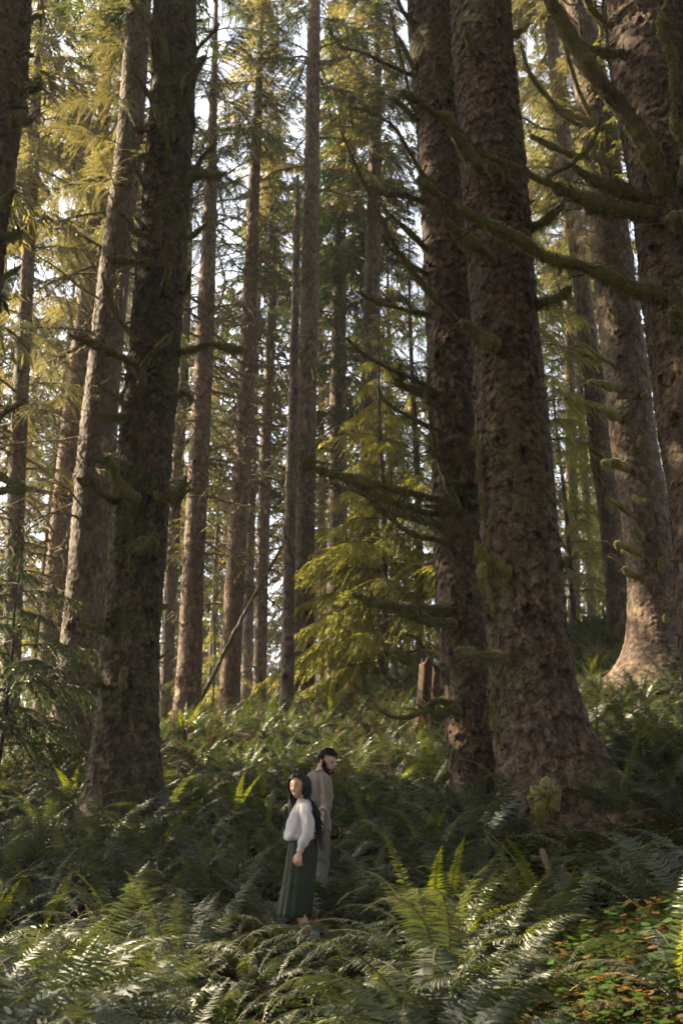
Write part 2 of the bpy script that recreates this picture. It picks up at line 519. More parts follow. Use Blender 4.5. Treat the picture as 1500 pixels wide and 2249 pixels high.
    return mesh_np(name, V, [(F, 0), (C, 0)], [mat], True,
                   {'plate': pad(plate), 'knot': pad(knot), 'gap': pad(gap)})

# ------------------------------------------------------------------ branches and moss
def crook(P, amt):
    P = np.array(P, float)
    if len(P) > 2:
        P[1:-1] += RNG.standard_normal((len(P) - 2, 3)) * amt
    return P

def branch_mesh(P, Rr, twigs=0, seed=0):
    rg = np.random.default_rng(seed)
    Q, q = resample(P, Rr, .07)
    Q = Q + rg.standard_normal(Q.shape) * np.minimum(q[:, None] * .2, .008)
    s = Soup()
    add_tube(s, Q, q, 7, 0, wob=.10)
    for _ in range(twigs):
        i = rg.integers(len(Q) // 4, len(Q))
        i = min(i, len(Q) - 2)
        t = Q[min(i + 1, len(Q) - 1)] - Q[i]; t /= np.linalg.norm(t) + 1e-6
        d = t * .5 + rg.standard_normal(3) * .6 + np.array((0, 0, .25)); d /= np.linalg.norm(d)
        L = .15 + .65 * rg.random() ** 1.6
        pp = [Q[i]]
        for k in range(3):
            d = d + rg.standard_normal(3) * .25; d /= np.linalg.norm(d)
            pp.append(pp[-1] + d * L / 3)
        add_tube(s, pp, np.linspace(min(q[i] * .5, .016), .003, 4), 5, 0)
    return s.mesh('branch', [M_DEADWOOD], True)

def moss_mesh(P, Rr, thick=.02, fuzz=900, hang=.0, seed=0, t0=0.0, t1=1.0, mat=None):
    """a furry sleeve round a limb: lumpy skin plus strands, some hanging"""
    rg = np.random.default_rng(seed + 77)
    Q, q = resample(P, Rr, .035)
    n = len(Q)
    a, b = int(t0 * n), max(int(t1 * n), int(t0 * n) + 4)
    Q = Q[a:b]; q = q[a:b]; n = len(Q)
    if n < 3:
        return None
    T, N, B = frames(Q)
    k = 12
    th = np.linspace(0, 2 * math.pi, k, endpoint=False)
    D = np.cos(th)[None, :, None] * N[:, None, :] + np.sin(th)[None, :, None] * B[:, None, :]
    ss = np.arange(n) * .035; ss_ = ss
    env = smooth(np.minimum(np.arange(n), n - 1 - np.arange(n)) / 4.0)
    patch = np.clip(.8 + .4 * np.sin(ss_ * 3.1 + seed) + .25 * np.sin(ss_ * 8.1 + seed * 2.3), .3, 1.25)
    env = env * patch
    lump = 1 + .35 * np.sin(ss * 11 + seed)[:, None] + .25 * np.sin(ss * 27 + 2 * seed)[:, None] * np.cos(th + seed)[None, :] + .3 * rg.standard_normal((n, k))
    side = .75 + .3 * np.abs(D[:, :, 2])
    r = q[:, None] * (.8 + .25 * env[:, None]) + thick * np.clip(lump, .2, 2) * side * env[:, None]
    V = (Q[:, None, :] + r[:, :, None] * D)
    hangv = np.clip(-D[:, :, 2], 0, 1) * thick * (.4 + hang * 1.6 * rg.random((n, 1))) * env[:, None]
    V[:, :, 2] -= hangv
    s = Soup()
    Vf = V.reshape(-1, 3)
    i = np.arange(n - 1)[:, None] * k; j = np.arange(k)[None, :]; j2 = (j + 1) % k
    F = np.stack([i + j, i + j2, i + k + j2, i + k + j], -1).reshape(-1, 4)
    s.add(np.vstack([Vf, Q[0], Q[-1]]), F)
    jj = np.arange(k)
    s.G.setdefault((3, 0), []).append(np.stack([np.full(k, n * k), (jj + 1) % k, jj], -1))
    s.G[(3, 0)].append(np.stack([np.full(k, n * k + 1), (n - 1) * k + jj, (n - 1) * k + (jj + 1) % k], -1))
    m = int(fuzz * 1.7)
    ii = rg.integers(0, n, m); jj = rg.integers(0, k, m)
    base = V[ii, jj] + rg.standard_normal((m, 3)) * .006
    d = D[ii, jj] + rg.standard_normal((m, 3)) * .45
    d /= np.linalg.norm(d, axis=1)[:, None]
    down = D[ii, jj][:, 2] < -.2
    L = (.010 + .016 * rg.random(m)) * (.7 + thick * 25)
    L = np.where(down & (rg.random(m) < .25), L * (1 + hang * 5 * rg.random(m) ** 2), L)
    d[down] = d[down] * .35 + np.array((0, 0, -1.0))
    d /= np.linalg.norm(d, axis=1)[:, None]
    sd = np.cross(d, rg.standard_normal((m, 3))); sd /= np.linalg.norm(sd, axis=1)[:, None] + 1e-6
    w = (.0025 + .003 * rg.random(m))[:, None]
    A = base - sd * w; Bv = base + sd * w; C = base + d * L[:, None]
    Vt = np.stack([A, Bv, C], 1).reshape(-1, 3)
    s.add(Vt, np.arange(3 * m).reshape(-1, 3))
    return s.mesh('moss', [mat or M_MOSS], True)

AXIS = {}
RAGS = [moss_mesh([(0, 0, .03), (.008, 0, 0), (0, .008, -.05), (0, 0, -.11)], [.012, .012, .008, .002], .014, 160, .5, 950 + k) for k in range(4)]
def limb(root, base, pts, d0, d1, r0, r1, moss=0.0, hang=.3, twigs=0, seed=0, mrange=(0, 1), goldm=False, dmid=None):
    """a limb of tree `root`; pts measured from trunk outward, d0..d1 distances; r in measured units"""
    n = len(pts)
    P = []; Rr = []
    for i, (x, y) in enumerate(pts):
        t = i / (n - 1)
        d = d0 + (d1 - d0) * t
        P.append(pt(x, y, d) - base)
        Rr.append((r0 * .88 + (r1 * .6 - r0 * .88) * t ** .8) * scl(y, d))
    if n > 3:
        P = [P[0]] + [p + RNG.standard_normal(3) * .03 for p in P[1:-1]] + [P[-1]]
    ax = AXIS.get(root.name)
    if ax is not None:      # root the limb in the wood of its trunk
        cxy, rad = at_h(ax[0], ax[1], P[0][2])
        v = P[0][:2] - cxy; dist = np.linalg.norm(v)
        if dist > rad * .6:
            q = np.array((*(cxy + v / dist * rad * .5), P[0][2] - .03))
            P = [q] + P; Rr = [Rr[0] * 1.1] + Rr; n += 1
    b = obj('branch', branch_mesh(P, Rr, twigs * 2 + (3 if n > 4 else 1), seed), root)
    if moss > 0:
        ln = sum(np.linalg.norm(np.array(P[i + 1]) - P[i]) for i in range(n - 1)) * (mrange[1] - mrange[0])
        me = moss_mesh(P, np.array(Rr) * .82, moss * .85, int(250 + ln * 1300), hang, seed, mrange[0], mrange[1], M_MOSS_GOLD if goldm else M_MOSS)
        if me: obj('moss', me, b)
        if ln > .5 and moss > .024:
            Q, q = resample(P, Rr, .05)
            for _ in range(int(ln * 8)):
                i = random.randrange(int(len(Q) * mrange[0]), max(1, int(len(Q) * mrange[1]) - 1))
                k = random.uniform(.35, 1.25)
                obj('moss', random.choice(RAGS), b, tuple(Q[i] - np.array((0, 0, q[i] * .8))), (random.uniform(-.4, .4), random.uniform(-.4, .4), random.random() * 6.28), (k, k, k * random.uniform(.7, 1.8)))
    return b

# shared small mossy stubs
def stub_meshes():
    out = []
    for k in range(6):
        rg = np.random.default_rng(300 + k)
        L = .18 + .3 * rg.random()
        P = [np.array((-.08, 0, 0))]
        up = rg.uniform(-.2, .5)
        for i in range(4):
            P.append(P[-1] + np.array((L / 4, 0, up * L / 4)) + rg.standard_normal(3) * .025)
        Rr = np.linspace(.032, .016, 5)
        out.append((branch_mesh(P, Rr, 1, k), moss_mesh(P, Rr, .018, 450, .4, k)))
    return out
STUBS = stub_meshes()

def stub(root, base, c, ang, r, z, k=None, s=1.0, mossy=True):
    k = random.randrange(6) if k is None else k
    loc = np.array((c[0] + r * math.cos(ang), c[1] + r * math.sin(ang), z)) - base
    rot = (random.uniform(-.6, .6), random.uniform(-.3, .3), ang + random.uniform(-.3, .3))
    b = obj('branch', STUBS[k][0], root, loc, rot, (s, s, s))
    if mossy:
        obj('moss', STUBS[k][1], b)
    return b

# dead thin branches for the stems further off
def dead_branch_meshes():
    out = []
    for k in range(7):
        rg = np.random.default_rng(500 + k)
        L = 1.0 + 1.3 * rg.random()
        s = Soup()
        P = [np.array((0, 0, 0.))]
        d = np.array((1, 0, rg.uniform(-.2, .35)))
        for i in range(7):
            d = d + rg.standard_normal(3) * np.array((.05, .18, .14)) + np.array((0, 0, -.03)); d /= np.linalg.norm(d)
            P.append(P[-1] + d * L / 7)
        add_tube(s, P, np.linspace(.032, .008, 8), 5, 0)
        for _ in range(13):
            i = rg.integers(2, 8)
            dd = d * .4 + rg.standard_normal(3) * np.array((.5, .7, .3)); dd /= np.linalg.norm(dd)
            l = .15 + .45 * rg.random()
            pp = [P[i], P[i] + dd * l * .5 + rg.standard_normal(3) * .03, P[i] + dd * l + np.array((0, 0, -.06))]
            add_tube(s, pp, [.012, .009, .005], 3, 0)
        # bits of moss
        for _ in range(130):
            i = rg.integers(1, 8); p = P[i] * .5 + P[i - 1] * .5 + rg.standard_normal(3) * .02
            l = .03 + .08 * rg.random()
            a = rg.standard_normal(3) * .012
            s.add([p - a, p + a, p + np.array((0, 0, -l))], [[0, 1, 2]], 1)
        out.append(s.mesh('dead_branch', [M_TWIG, M_MOSS_GOLD], False))
    return out
DEAD = dead_branch_meshes()

# ------------------------------------------------------------------ boughs
def leafs(s, p, d, l, w, mi=0):
    """many narrow leaf blades: p,d (n,3); l,w (n,)"""
    n = len(p)
    sd = np.cross(d, RNG.standard_normal((n, 3)) * .6 + np.array((0, 0, 1.0)))
    sd /= np.linalg.norm(sd, axis=1)[:, None] + 1e-6
    l = np.asarray(l)[:, None]; w = np.asarray(w)[:, None]
    mid = p + d * l * .45
    V = np.stack([p, mid + sd * w, p + d * l, mid - sd * w], 1).reshape(-1, 3)
    s.add(V, np.arange(4 * n).reshape(-1, 4), mi)

def bough_soup(s, O, az, L, rise, droop, nside=24, sub=8, leafl=.12, leafw=.013, seed=0, hang=.35, wood=True, dens=1.0):
    rg = np.random.default_rng(seed)
    n = 9
    t = np.linspace(0, 1, n)
    ca, sa = math.cos(az), math.sin(az)
    f = np.array((ca, sa, 0)); g = np.array((-sa, ca, 0)); up = np.array((0, 0, 1.0))
    side = rg.uniform(-.12, .12)
    ax = O + (f[None] * (t * L)[:, None]) + g[None] * (side * L * t * t)[:, None] + up[None] * (rise * L * t - droop * L * t * t)[:, None]
    ax = ax + rg.standard_normal(ax.shape) * .02
    if wood:
        add_tube(s, ax, np.linspace(.012 * L + .006, .004, n), 4, 1)
    ts_ = np.linspace(.16, 1, nside) + rg.uniform(-.01, .01, nside)
    P, D, Ls, Ws = [], [], [], []
    for t_ in ts_:
        t_ = min(max(t_, 0), 1)
        p = np.array([np.interp(t_, t, ax[:, c]) for c in range(3)])
        for sg in (-1, 1):
            if rg.random() > dens: continue
            l = L * (.40 * (1 - t_) ** .8 * min(1, t_ * 3 + .25) + .05) * rg.uniform(.3, 1.3)
            d = f * rg.uniform(.2, 1.0) + g * sg * rg.uniform(.5, 1.0) - up * (hang * rg.uniform(.1, 2.0))
            d /= np.linalg.norm(d)
            m = max(2, int(sub * l / (.12 * L + .2)))
            tt = (np.arange(m) + .5) / m
            q = p[None] + d[None] * (tt * l)[:, None] - up[None] * (.30 * l * tt ** 2 * (1 + hang))[:, None]
            if wood and l > .25:
                e = q[-1]; w = .0035
                s.add([p - up * w, p + up * w, e], [[0, 1, 2]], 1)
            perp = np.cross(d, up); perp /= np.linalg.norm(perp) + 1e-6
            for s2 in (-1, 1):
                dd = d[None] * .75 + perp[None] * (s2 * rg.uniform(.45, .95, (m, 1))) - up[None] * (hang * rg.uniform(.2, 1.3, (m, 1)))
                dd /= np.linalg.norm(dd, axis=1)[:, None]
                P.append(q); D.append(dd); Ls.append(leafl * rg.uniform(.6, 1.5, m) * (1.15 - .5 * tt)); Ws.append(leafw * rg.uniform(.7, 1.4, m))
            P.append(q); D.append(np.repeat(d[None], m, 0) - up[None] * .25); Ls.append(leafl * rg.uniform(.7, 1.3, m)); Ws.append(leafw * np.ones(m))
    leafs(s, np.concatenate(P), np.concatenate(D), np.concatenate(Ls), np.concatenate(Ws), 0)

def bough_mesh(L, rise, droop, mat, seed, **kw):
    s = Soup()
    bough_soup(s, np.zeros(3), 0.0, L, rise, droop, seed=seed, **kw)
    return s.mesh('bough', [mat, M_TWIG], False)

SPRUCE = [bough_mesh(3.2 + .3 * k, .12, .30 + .04 * k, M_NEEDLE, 20 + k, nside=34, sub=19, hang=.5, leafl=.095, leafw=.010) for k in range(4)]
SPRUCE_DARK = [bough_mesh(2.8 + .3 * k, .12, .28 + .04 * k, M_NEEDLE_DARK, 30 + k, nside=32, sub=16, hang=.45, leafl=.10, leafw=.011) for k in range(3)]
HEM = [bough_mesh(2.2 + .25 * k, .20, .50, M_HEMLOCK, 40 + k, nside=30, sub=14, hang=.6, leafl=.11, leafw=.010) for k in range(4)]
DRY = [bough_mesh(1.6, .0, .5, M_DRYTWIG, 50 + k, nside=16, sub=5, hang=1.6, leafl=.30, leafw=.004) for k in range(2)]

def crown_mesh(h, lmax, mat, seed, step=.62, per=3, start_full=.15, leafl=.30, leafw=.034, nside=11, sub=5):
    """a whole crown, base at 0, height h"""
    rg = np.random.default_rng(seed)
    s = Soup()
    z = 0.0; az = rg.random() * 6.28
    while z < h - .5:
        fr = z / h
        L = lmax * min(1, .55 + fr / start_full * .45) * (1 - fr) ** .75 + .3
        for k in range(per):
            az += 2.4 + rg.uniform(-.3, .3)
            if rg.random() < .22: continue
            bough_soup(s, np.array((0, 0, z + rg.uniform(-.2, .2))), az, L * rg.uniform(.7, 1.15), .10, .34, nside=nside, sub=sub,
                       leafl=leafl, leafw=leafw, seed=int(rg.integers(1e9)), hang=.6, wood=True, dens=.9)
        z += step * rg.uniform(.8, 1.2)
    return s.mesh('crown', [mat, M_TWIG], False)

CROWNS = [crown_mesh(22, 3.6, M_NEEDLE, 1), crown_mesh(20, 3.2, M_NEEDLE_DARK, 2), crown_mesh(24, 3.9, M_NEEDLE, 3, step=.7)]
CROWN_H = [22, 20, 24]
# ------------------------------------------------------------------ the trees one can tell apart
def trunk_path(pts, d, H, below=.35, lean_d=0.0):
    """centre line from measured (x, y, width) samples, bottom first; carried down into the ground and up to height H"""
    P, W = [], []
    for i, (x, y, w) in enumerate(pts):
        P.append(pt(x, y, d)); W.append(.5 * w * scl(y, d))
    P = np.array(P); W = np.array(W)
    zb = gz(P[0][0], P[0][1])
    sl = (P[1] - P[0]) / (P[1][2] - P[0][2])
    if P[0][2] > zb - below:
        q = P[0] + sl * (zb - below - P[0][2])
        P = np.vstack([q, P]); W = np.concatenate([[W[0]], W])
    top = P[-1]; k = (P[-1] - P[-2]) / (P[-1][2] - P[-2][2])
    zt = zb + H
    if top[2] < zt - 1:
        m = 5
        for i in range(1, m + 1):
            z = top[2] + (zt - top[2]) * i / m
            P = np.vstack([P, top + k * (z - top[2]) * .6 + np.array((0, 0, (z - top[2]) * .4))])
            W = np.concatenate([W, [max(.03, W[len(pts) - 1 if len(W) < len(pts) + 2 else -1] * (1 - i / (m + .4)))]])
        w0 = .5 * pts[-1][2] * scl(pts[-1][1], d)
        for i in range(1, m + 1):
            W[-m - 1 + i] = w0 * (1 - i / (m + .35))
            z = top[2] + (zt - top[2]) * i / m
            P[-m - 1 + i] = np.array((top[0] + k[0] * (z - top[2]), top[1], z))
    base = np.array((P[0][0], P[0][1], zb))
    return P - base, W, base

def at_h(P, W, z):
    return np.array((np.interp(z, P[:, 2], P[:, 0]), np.interp(z, P[:, 2], P[:, 1]))), float(np.interp(z, P[:, 2], W))

TREES = []      # (x, y, radius) for keeping ferns off

def make_tree(label, pts, d, H, mat, ds=.024, nt=150, seed=1, group='tall spruce trees of the forest', zdet=None, name='spruce_tree', **kw):
    P, W, base = trunk_path(pts, d, H)
    root = empty(name, tuple(base), label, 'tree', group)
    zd = zdet if zdet is not None else (EYE + d * math.tan(PITCH + R(28)) - base[2] + .5)
    me = trunk_mesh('trunk', P, W, zd, ds, nt, mat, seed, **kw)
    obj('trunk', me, root)
    AXIS[root.name] = (P, W)
    TREES.append((base[0], base[1], float(np.interp(1.0, P[:, 2], W))))
    return root, base, P, W

def add_boughs(root, P, W, z0, z1, protos, n, scale=(.8, 1.2), az_list=None, fade=True, droop=(-.25, .15)):
    az = random.random() * 6.28
    for i in range(n):
        t = (i + random.random()) / n
        z = z0 + (z1 - z0) * t
        az += 2.4 + random.uniform(-.4, .4)
        a = az if az_list is None else random.choice(az_list) + random.uniform(-.4, .4)
        c, r = at_h(P, W, z)
        s = random.uniform(*scale) * ((1 - .55 * max(0, t - .5) * 2) if fade else 1)
        obj('bough', random.choice(protos).copy() if False else random.choice(protos), root,
            (c[0] + r * .6 * math.cos(a), c[1] + r * .6 * math.sin(a), z), (random.uniform(-.2, .2), random.uniform(*droop), a), (s, s, s))

def add_dead(root, P, W, z0, z1, n, scale=(.6, 1.2)):
    for i in range(n):
        z = random.uniform(z0, z1); a = random.random() * 6.283
        c, r = at_h(P, W, z); s = random.uniform(*scale)
        obj('branch', random.choice(DEAD), root, (c[0] + r * .8 * math.cos(a), c[1] + r * .8 * math.sin(a), z),
            (random.uniform(-.5, .5), random.uniform(-.25, .35), a), (s, s, s))

def add_crown(root, P, W, z, k, H):
    h = H - z
    s = h / CROWN_H[k] * 1.03
    c, r = at_h(P, W, z)
    obj('crown', CROWNS[k], root, (c[0], c[1], z), (0, 0, random.random() * 6.28), (min(1.25, s * 1.0 + .15), min(1.25, s + .15), s))

def stubs_on(root, base, P, W, n, z0, z1, s=(.6, 1.1), mossy=.7, arc=None):
    for i in range(n):
        z = random.uniform(z0, z1); a = random.uniform(*arc) if arc else random.random() * 6.283
        c, r = at_h(P, W, z)
        stub(root, base, (c[0] + base[0], c[1] + base[1]), a, r, z + base[2], s=random.uniform(*s), mossy=random.random() < mossy)

# --- the broad stem left of the people
BL, bBL, P_, W_ = make_tree('broad dark spruce with mossy stubs, standing among ferns left of the couple', 
    [(272, 1780, 175), (276, 1680, 150), (279, 1600, 135), (290, 1400, 114), (306, 1200, 113), (320, 1000, 112), (345, 700, 104), (368, 400, 98), (380, 200, 92), (386, 0, 88)],
    16, 38, M_BARK_GREEN, .022, 150, 3, knots=34, depth=.026, flare=.22, flare_h=.55, lobes=4, cell=(.10, .13))
add_crown(BL, P_, W_, 20.5, 1, 38)
dd = 15.6
for a in [
    ([(362, 300), (330, 215), (302, 165), (290, 125)], 15.6, 15.2, 7, 4, .03, .2),
    ([(350, 150), (335, 80), (305, 30), (286, -5)], 15.6, 15.4, 6, 3, .02, .2),
    ([(345, 525), (300, 505), (275, 480), (258, 460)], 15.7, 15.2, 6, 4, .035, .5),
    ([(342, 595), (312, 580), (290, 560), (270, 508)], 15.7, 15.0, 6, 2.5, .02, .2),
    ([(338, 572), (305, 578), (270, 574), (240, 570)], 15.6, 14.8, 6, 5, .045, .3),
    ([(302, 750), (262, 700), (240, 640), (225, 600)], 15.6, 15.2, 6, 2, .012, .2),
    ([(312, 830), (290, 790), (250, 770), (200, 755), (150, 735)], 15.5, 14.6, 7, 2.5, .04, .4),
    ([(312, 840), (322, 795), (350, 758), (384, 730)], 15.5, 14.9, 8, 4, .035, .4),
    ([(278, 890), (250, 875), (228, 860), (213, 838)], 15.7, 15.3, 5, 2, .015, .2),
    ([(276, 915), (252, 918), (232, 915), (214, 904)], 15.7, 15.3, 5, 3, .035, .5),
    ([(290, 1090), (262, 1068), (246, 1030), (236, 1008), (200, 1010)], 15.4, 14.9, 11, 4, .05, .6),
    ([(252, 1100), (225, 1090), (195, 1075), (170, 1050)], 15.7, 15.2, 6, 2.5, .025, .3),
    ([(350, 1090), (378, 1088), (398, 1066), (408, 1048)], 15.6, 15.2, 9, 4, .05, .8),
    ([(378, 1088), (400, 1080), (422, 1072), (440, 1076)], 15.4, 15.0, 4, 2, .01, .3),
    ([(288, 1245), (302, 1222), (320, 1200), (342, 1168)], 15.35, 14.9, 7, 4, .035, .4),
    ([(345, 1195), (320, 1192), (300, 1194), (282, 1197)], 15.2, 15.1, 5, 4, .035, .5),
    ([(238, 1384), (220, 1380), (198, 1374), (170, 1368)], 15.8, 15.3, 5, 3, .03, .5),
    ([(232, 1508), (218, 1504), (206, 1500), (196, 1500)], 15.7, 15.4, 6, 4, .04, .4),
    ([(382, 868), (396, 862), (410, 858), (423, 880)], 15.8, 15.6, 6, 4, .05, .9),
    ([(396, 772), (430, 768), (462, 756), (500, 760), (532, 766)], 15.9, 15.7, 6, 3, .04, 1.0),
    ([(418, 392), (440, 384), (462, 384), (489, 386)], 15.8, 15.4, 7, 5, .045, .5),
    ([(415, 400), (432, 365), (448, 345), (470, 318)], 15.8, 15.5, 7, 3, .03, .4),
    ([(425, 125), (438, 105), (462, 80), (482, 52)], 16, 15.9, 6, 3, .02, .2),
    ([(396, 240), (404, 200), (412, 175), (424, 160)], 15.5, 15.1, 8, 5, .04, .3),
    ([(362, 130), (356, 90), (352, 60), (349, 45)], 15.5, 15.2, 8, 5, .035, .3),
    ([(425, 160), (438, 145), (448, 132), (452, 125)], 15.8, 15.5, 7, 5, .04, .3),
    ([(378, 300), (372, 270), (376, 250), (380, 225)], 15.5, 15.2, 7, 5, .035, .3),
    ([(345, 360), (325, 352), (315, 348), (305, 352)], 15.7, 15.4, 8, 6, .05, .4),
    ([(340, 280), (322, 282), (308, 286), (296, 284)], 15.7, 15.4, 7, 5, .04, .4),
    ([(335, 410), (318, 400), (308, 385), (300, 372)], 15.7, 15.3, 6, 3, .02, .3),
    ([(362, 620), (365, 590), (362, 560), (368, 530)], 15.4, 15.1, 6, 4, .03, .3),
    ([(372, 340), (366, 300), (358, 260), (345, 240)], 15.4, 15.1, 6, 3, .03, .3),
    ([(420, 520), (438, 505), (450, 492), (455, 486)], 15.9, 15.7, 5, 3, .02, .2),
    ([(405, 640), (412, 625), (414, 610), (412, 600)], 15.9, 15.7, 7, 5, .02, .2),
    ([(350, 1320), (358, 1328), (364, 1334), (368, 1330)], 15.9, 15.8, 7, 5, .04, .3),
    ([(270, 1500), (272, 1485), (270, 1472), (268, 1466)], 15.3, 15.15, 6, 5, .03, .3),
]:
    p, d0, d1, r0, r1, ms, hg = a
    limb(BL, bBL, p, d0, d1, r0, r1, ms, hg, 1, len(p) * 7 + int(p[0][1]))
stubs_on(BL, bBL, P_, W_, 44, 2.0, 17.0, (.35, .8), .6)

# --- the two stems right of centre
BB, bBB, P_, W_ = make_tree('dark spruce with long ascending dead limbs, half hidden behind the flared trunk',
    [(1052, 1790, 122), (1046, 1700, 112), (1036, 1600, 108), (1018, 1400, 104), (1008, 1200, 103), (1002, 1000, 102), (990, 700, 104), (976, 400, 104), (962, 200, 104), (948, 0, 103)],
    15.5, 40, M_BARK, .024, 140, 5, knots=30, depth=.028, flare=.15, flare_h=.5, cell=(.11, .14))
add_crown(BB, P_, W_, 20.5, 0, 40)
for a in [
    ([(960, 1130), (900, 1112), (830, 1092), (760, 1060), (700, 1032), (652, 1000)], 15.3, 13.8, 6, 3, .03, .4),
    ([(980, 1188), (920, 1172), (875, 1150), (838, 1112), (790, 1085), (725, 1060)], 15.2, 14.0, 7, 3, .016, .3),
    ([(700, 1032), (685, 1018), (668, 1005), (650, 998)], 14.1, 13.8, 5, 4, .05, 1.6),
    ([(960, 862), (905, 842), (852, 808), (806, 772), (760, 742)], 15.2, 14.2, 7, 2.5, .012, .2),
    ([(965, 948), (915, 928), (872, 902), (835, 872)], 15.2, 14.6, 6, 3, .012, .2),
    ([(1004, 1110), (978, 1050), (955, 965), (945, 900)], 15.05, 14.6, 9, 5, .025, .4),
    ([(1000, 705), (930, 640), (880, 560), (840, 490), (808, 410), (772, 350), (748, 285)], 15.1, 13.5, 9, 2.5, .02, .3),
    ([(945, 692), (885, 682), (832, 665), (788, 642)], 15.3, 14.8, 5, 3, .03, .5),
    ([(940, 604), (892, 572), (852, 540), (842, 522)], 15.3, 14.6, 6, 3, .015, .3),
    ([(942, 552), (905, 515), (868, 490), (838, 452)], 15.3, 14.8, 7, 3, .03, .4),
    ([(925, 442), (885, 432), (848, 425), (818, 412)], 15.3, 14.8, 6, 4, .04, .6),
    ([(935, 395), (900, 330), (865, 280), (820, 250), (765, 235)], 15.2, 14.2, 6, 2, .010, .2),
    ([(905, 165), (850, 140), (800, 115), (752, 92), (720, 60)], 15.3, 14.5, 5, 2, .006, .2),
    ([(912, 70), (895, 40), (880, 15), (870, -15)], 15.3, 15.0, 8, 5, .025, .3),
    ([(988, 1338), (930, 1332), (870, 1330), (812, 1312), (774, 1304)], 15.2, 14.2, 6, 4, .03, .5, (0, .55)),
    ([(830, 1322), (812, 1314), (792, 1308), (774, 1306)], 14.4, 14.2, 4, 4, .05, 1.4),
    ([(990, 1368), (940, 1358), (900, 1350), (876, 1346)], 15.1, 14.4, 7, 5, .05, .8),
    ([(992, 1545), (950, 1548), (905, 1566), (865, 1572), (832, 1560)], 15.1, 14.0, 9, 3, .01, .2),
    ([(995, 1556), (975, 1556), (958, 1560), (945, 1562)], 15.0, 14.7, 6, 6, .06, .8),
    ([(905, 255), (890, 240), (870, 222), (858, 218)], 15.3, 15.0, 4, 4, .05, .3),
    ([(1020, 330), (1020, 300), (1012, 270), (1010, 240)], 14.95, 14.7, 6, 4, .03, .3),
    ([(910, 150), (880, 90), (866, 60), (858, 20)], 15.3, 15.0, 5, 3, .02, .4),
    ([(905, 235), (888, 160), (872, 110), (862, 60)], 15.2, 14.8, 4, 2, .01, .3),
    ([(940, 880), (940, 850), (938, 830), (942, 815)], 15.0, 14.9, 4, 4, .05, .6),
    ([(870, 842), (876, 828), (878, 812), (879, 800)], 14.9, 14.9, 3, 3, .06, .8),
    ([(948, 990), (950, 970), (950, 955), (948, 942)], 14.9, 14.9, 4, 4, .06, .6),
    ([(822, 1110), (824, 1098), (823, 1088), (822, 1080)], 14.4, 14.4, 3, 3, .05, .5),
    ([(1020, 1045), (1010, 1020), (1005, 1010), (1002, 998)], 14.9, 14.7, 5, 4, .05, .5),
]:
    p, d0, d1, r0, r1, ms, hg = a[:7]
    limb(BB, bBB, p, d0, d1, r0, r1, ms * .65, hg * .6, 4, len(p) * 5 + int(p[0][1]), *( [a[7]] if len(a) > 7 else [] ))
stubs_on(BB, bBB, P_, W_, 26, 2.0, 17.0, (.35, .8), .6)

BA, bBA, P_, W_ = make_tree('widest spruce with flaking bark and a root flare spreading right, beside leafy ground cover',
    [(1235, 1830, 215), (1210, 1740, 205), (1186, 1620, 188), (1168, 1500, 170), (1152, 1300, 160), (1126, 1000, 152), (1108, 700, 136), (1085, 400, 134), (1068, 200, 127), (1055, 0, 122)],
    14, 42, M_BARK, .020, 190, 8, knots=34, depth=.034, flare=.38, flare_h=.55, lobes=3, cell=(.14, .17), lump=.03,
    root_dir=[(-.15, 2.1, .55), (-1.9, .35, .5)], knot_list=[(-1.75, 3.0, .09), (-1.5, 5.4, .08), (-1.3, 4.1, .07), (-1.9, 4.9, .06), (-1.1, 6.6, .07), (-1.7, 7.4, .06), (-1.45, 2.2, .07)])
add_crown(BA, P_, W_, 20.5, 1, 42)
for a in [
    ([(1052, 365), (1008, 310), (985, 270), (945, 240), (905, 215), (880, 206)], 13.5, 12.7, 13, 10, .05, .3, False),
    ([(1075, 562), (1040, 540), (1005, 508), (972, 482)], 13.4, 12.9, 11, 9, .05, .6, False),
    ([(1082, 752), (1052, 742), (1030, 728), (1012, 706)], 13.4, 13.0, 11, 9, .05, .5, False),
    ([(1092, 1440), (1060, 1436), (1030, 1428), (1000, 1430)], 13.4, 12.8, 8, 7, .04, .8, False),
    ([(1098, 1245), (1072, 1225), (1056, 1205), (1046, 1190)], 13.4, 13.1, 10, 7, .05, 1.8, True),
    ([(1070, 1222), (1062, 1240), (1052, 1260), (1048, 1270)], 13.3, 13.2, 6, 5, .05, 2.2, True),
    ([(1032, 105), (1028, 90), (1025, 75), (1022, 62)], 13.4, 13.2, 8, 8, .035, .3, False),
    ([(1150, 502), (1190, 482), (1215, 466), (1238, 452)], 14, 13.6, 5, 4, .045, .9, False),
    ([(1162, 676), (1190, 668), (1220, 656), (1254, 632)], 14, 13.6, 6, 4, .045, 1.0, False),
    ([(1095, 382), (1085, 370), (1075, 358), (1070, 350)], 13.35, 13.1, 10, 8, .06, .6, False),
    ([(1110, 90), (1125, 75), (1135, 68), (1142, 66)], 13.8, 13.7, 9, 8, .05, 1.2, False),
    ([(1215, 1235), (1228, 1238), (1238, 1236), (1247, 1236)], 13.9, 13.8, 8, 7, .05, .8, False),
    ([(1213, 1185), (1222, 1187), (1228, 1188), (1232, 1188)], 13.9, 13.85, 7, 6, .0, .8, False),
    ([(1195, 1770), (1190, 1762), (1195, 1752), (1205, 1748)], 13.15, 13.0, 8, 8, .085, 1.3, True),
    ([(1215, 1745), (1205, 1740), (1200, 1742), (1192, 1748)], 13.1, 12.98, 8, 6, .075, 1.2, True),
]:
    p, d0, d1, r0, r1, ms, hg, gm = a
    limb(BA, bBA, p, d0, d1, r0, r1, ms, hg, 1, len(p) * 5 + int(p[0][1]), goldm=gm)
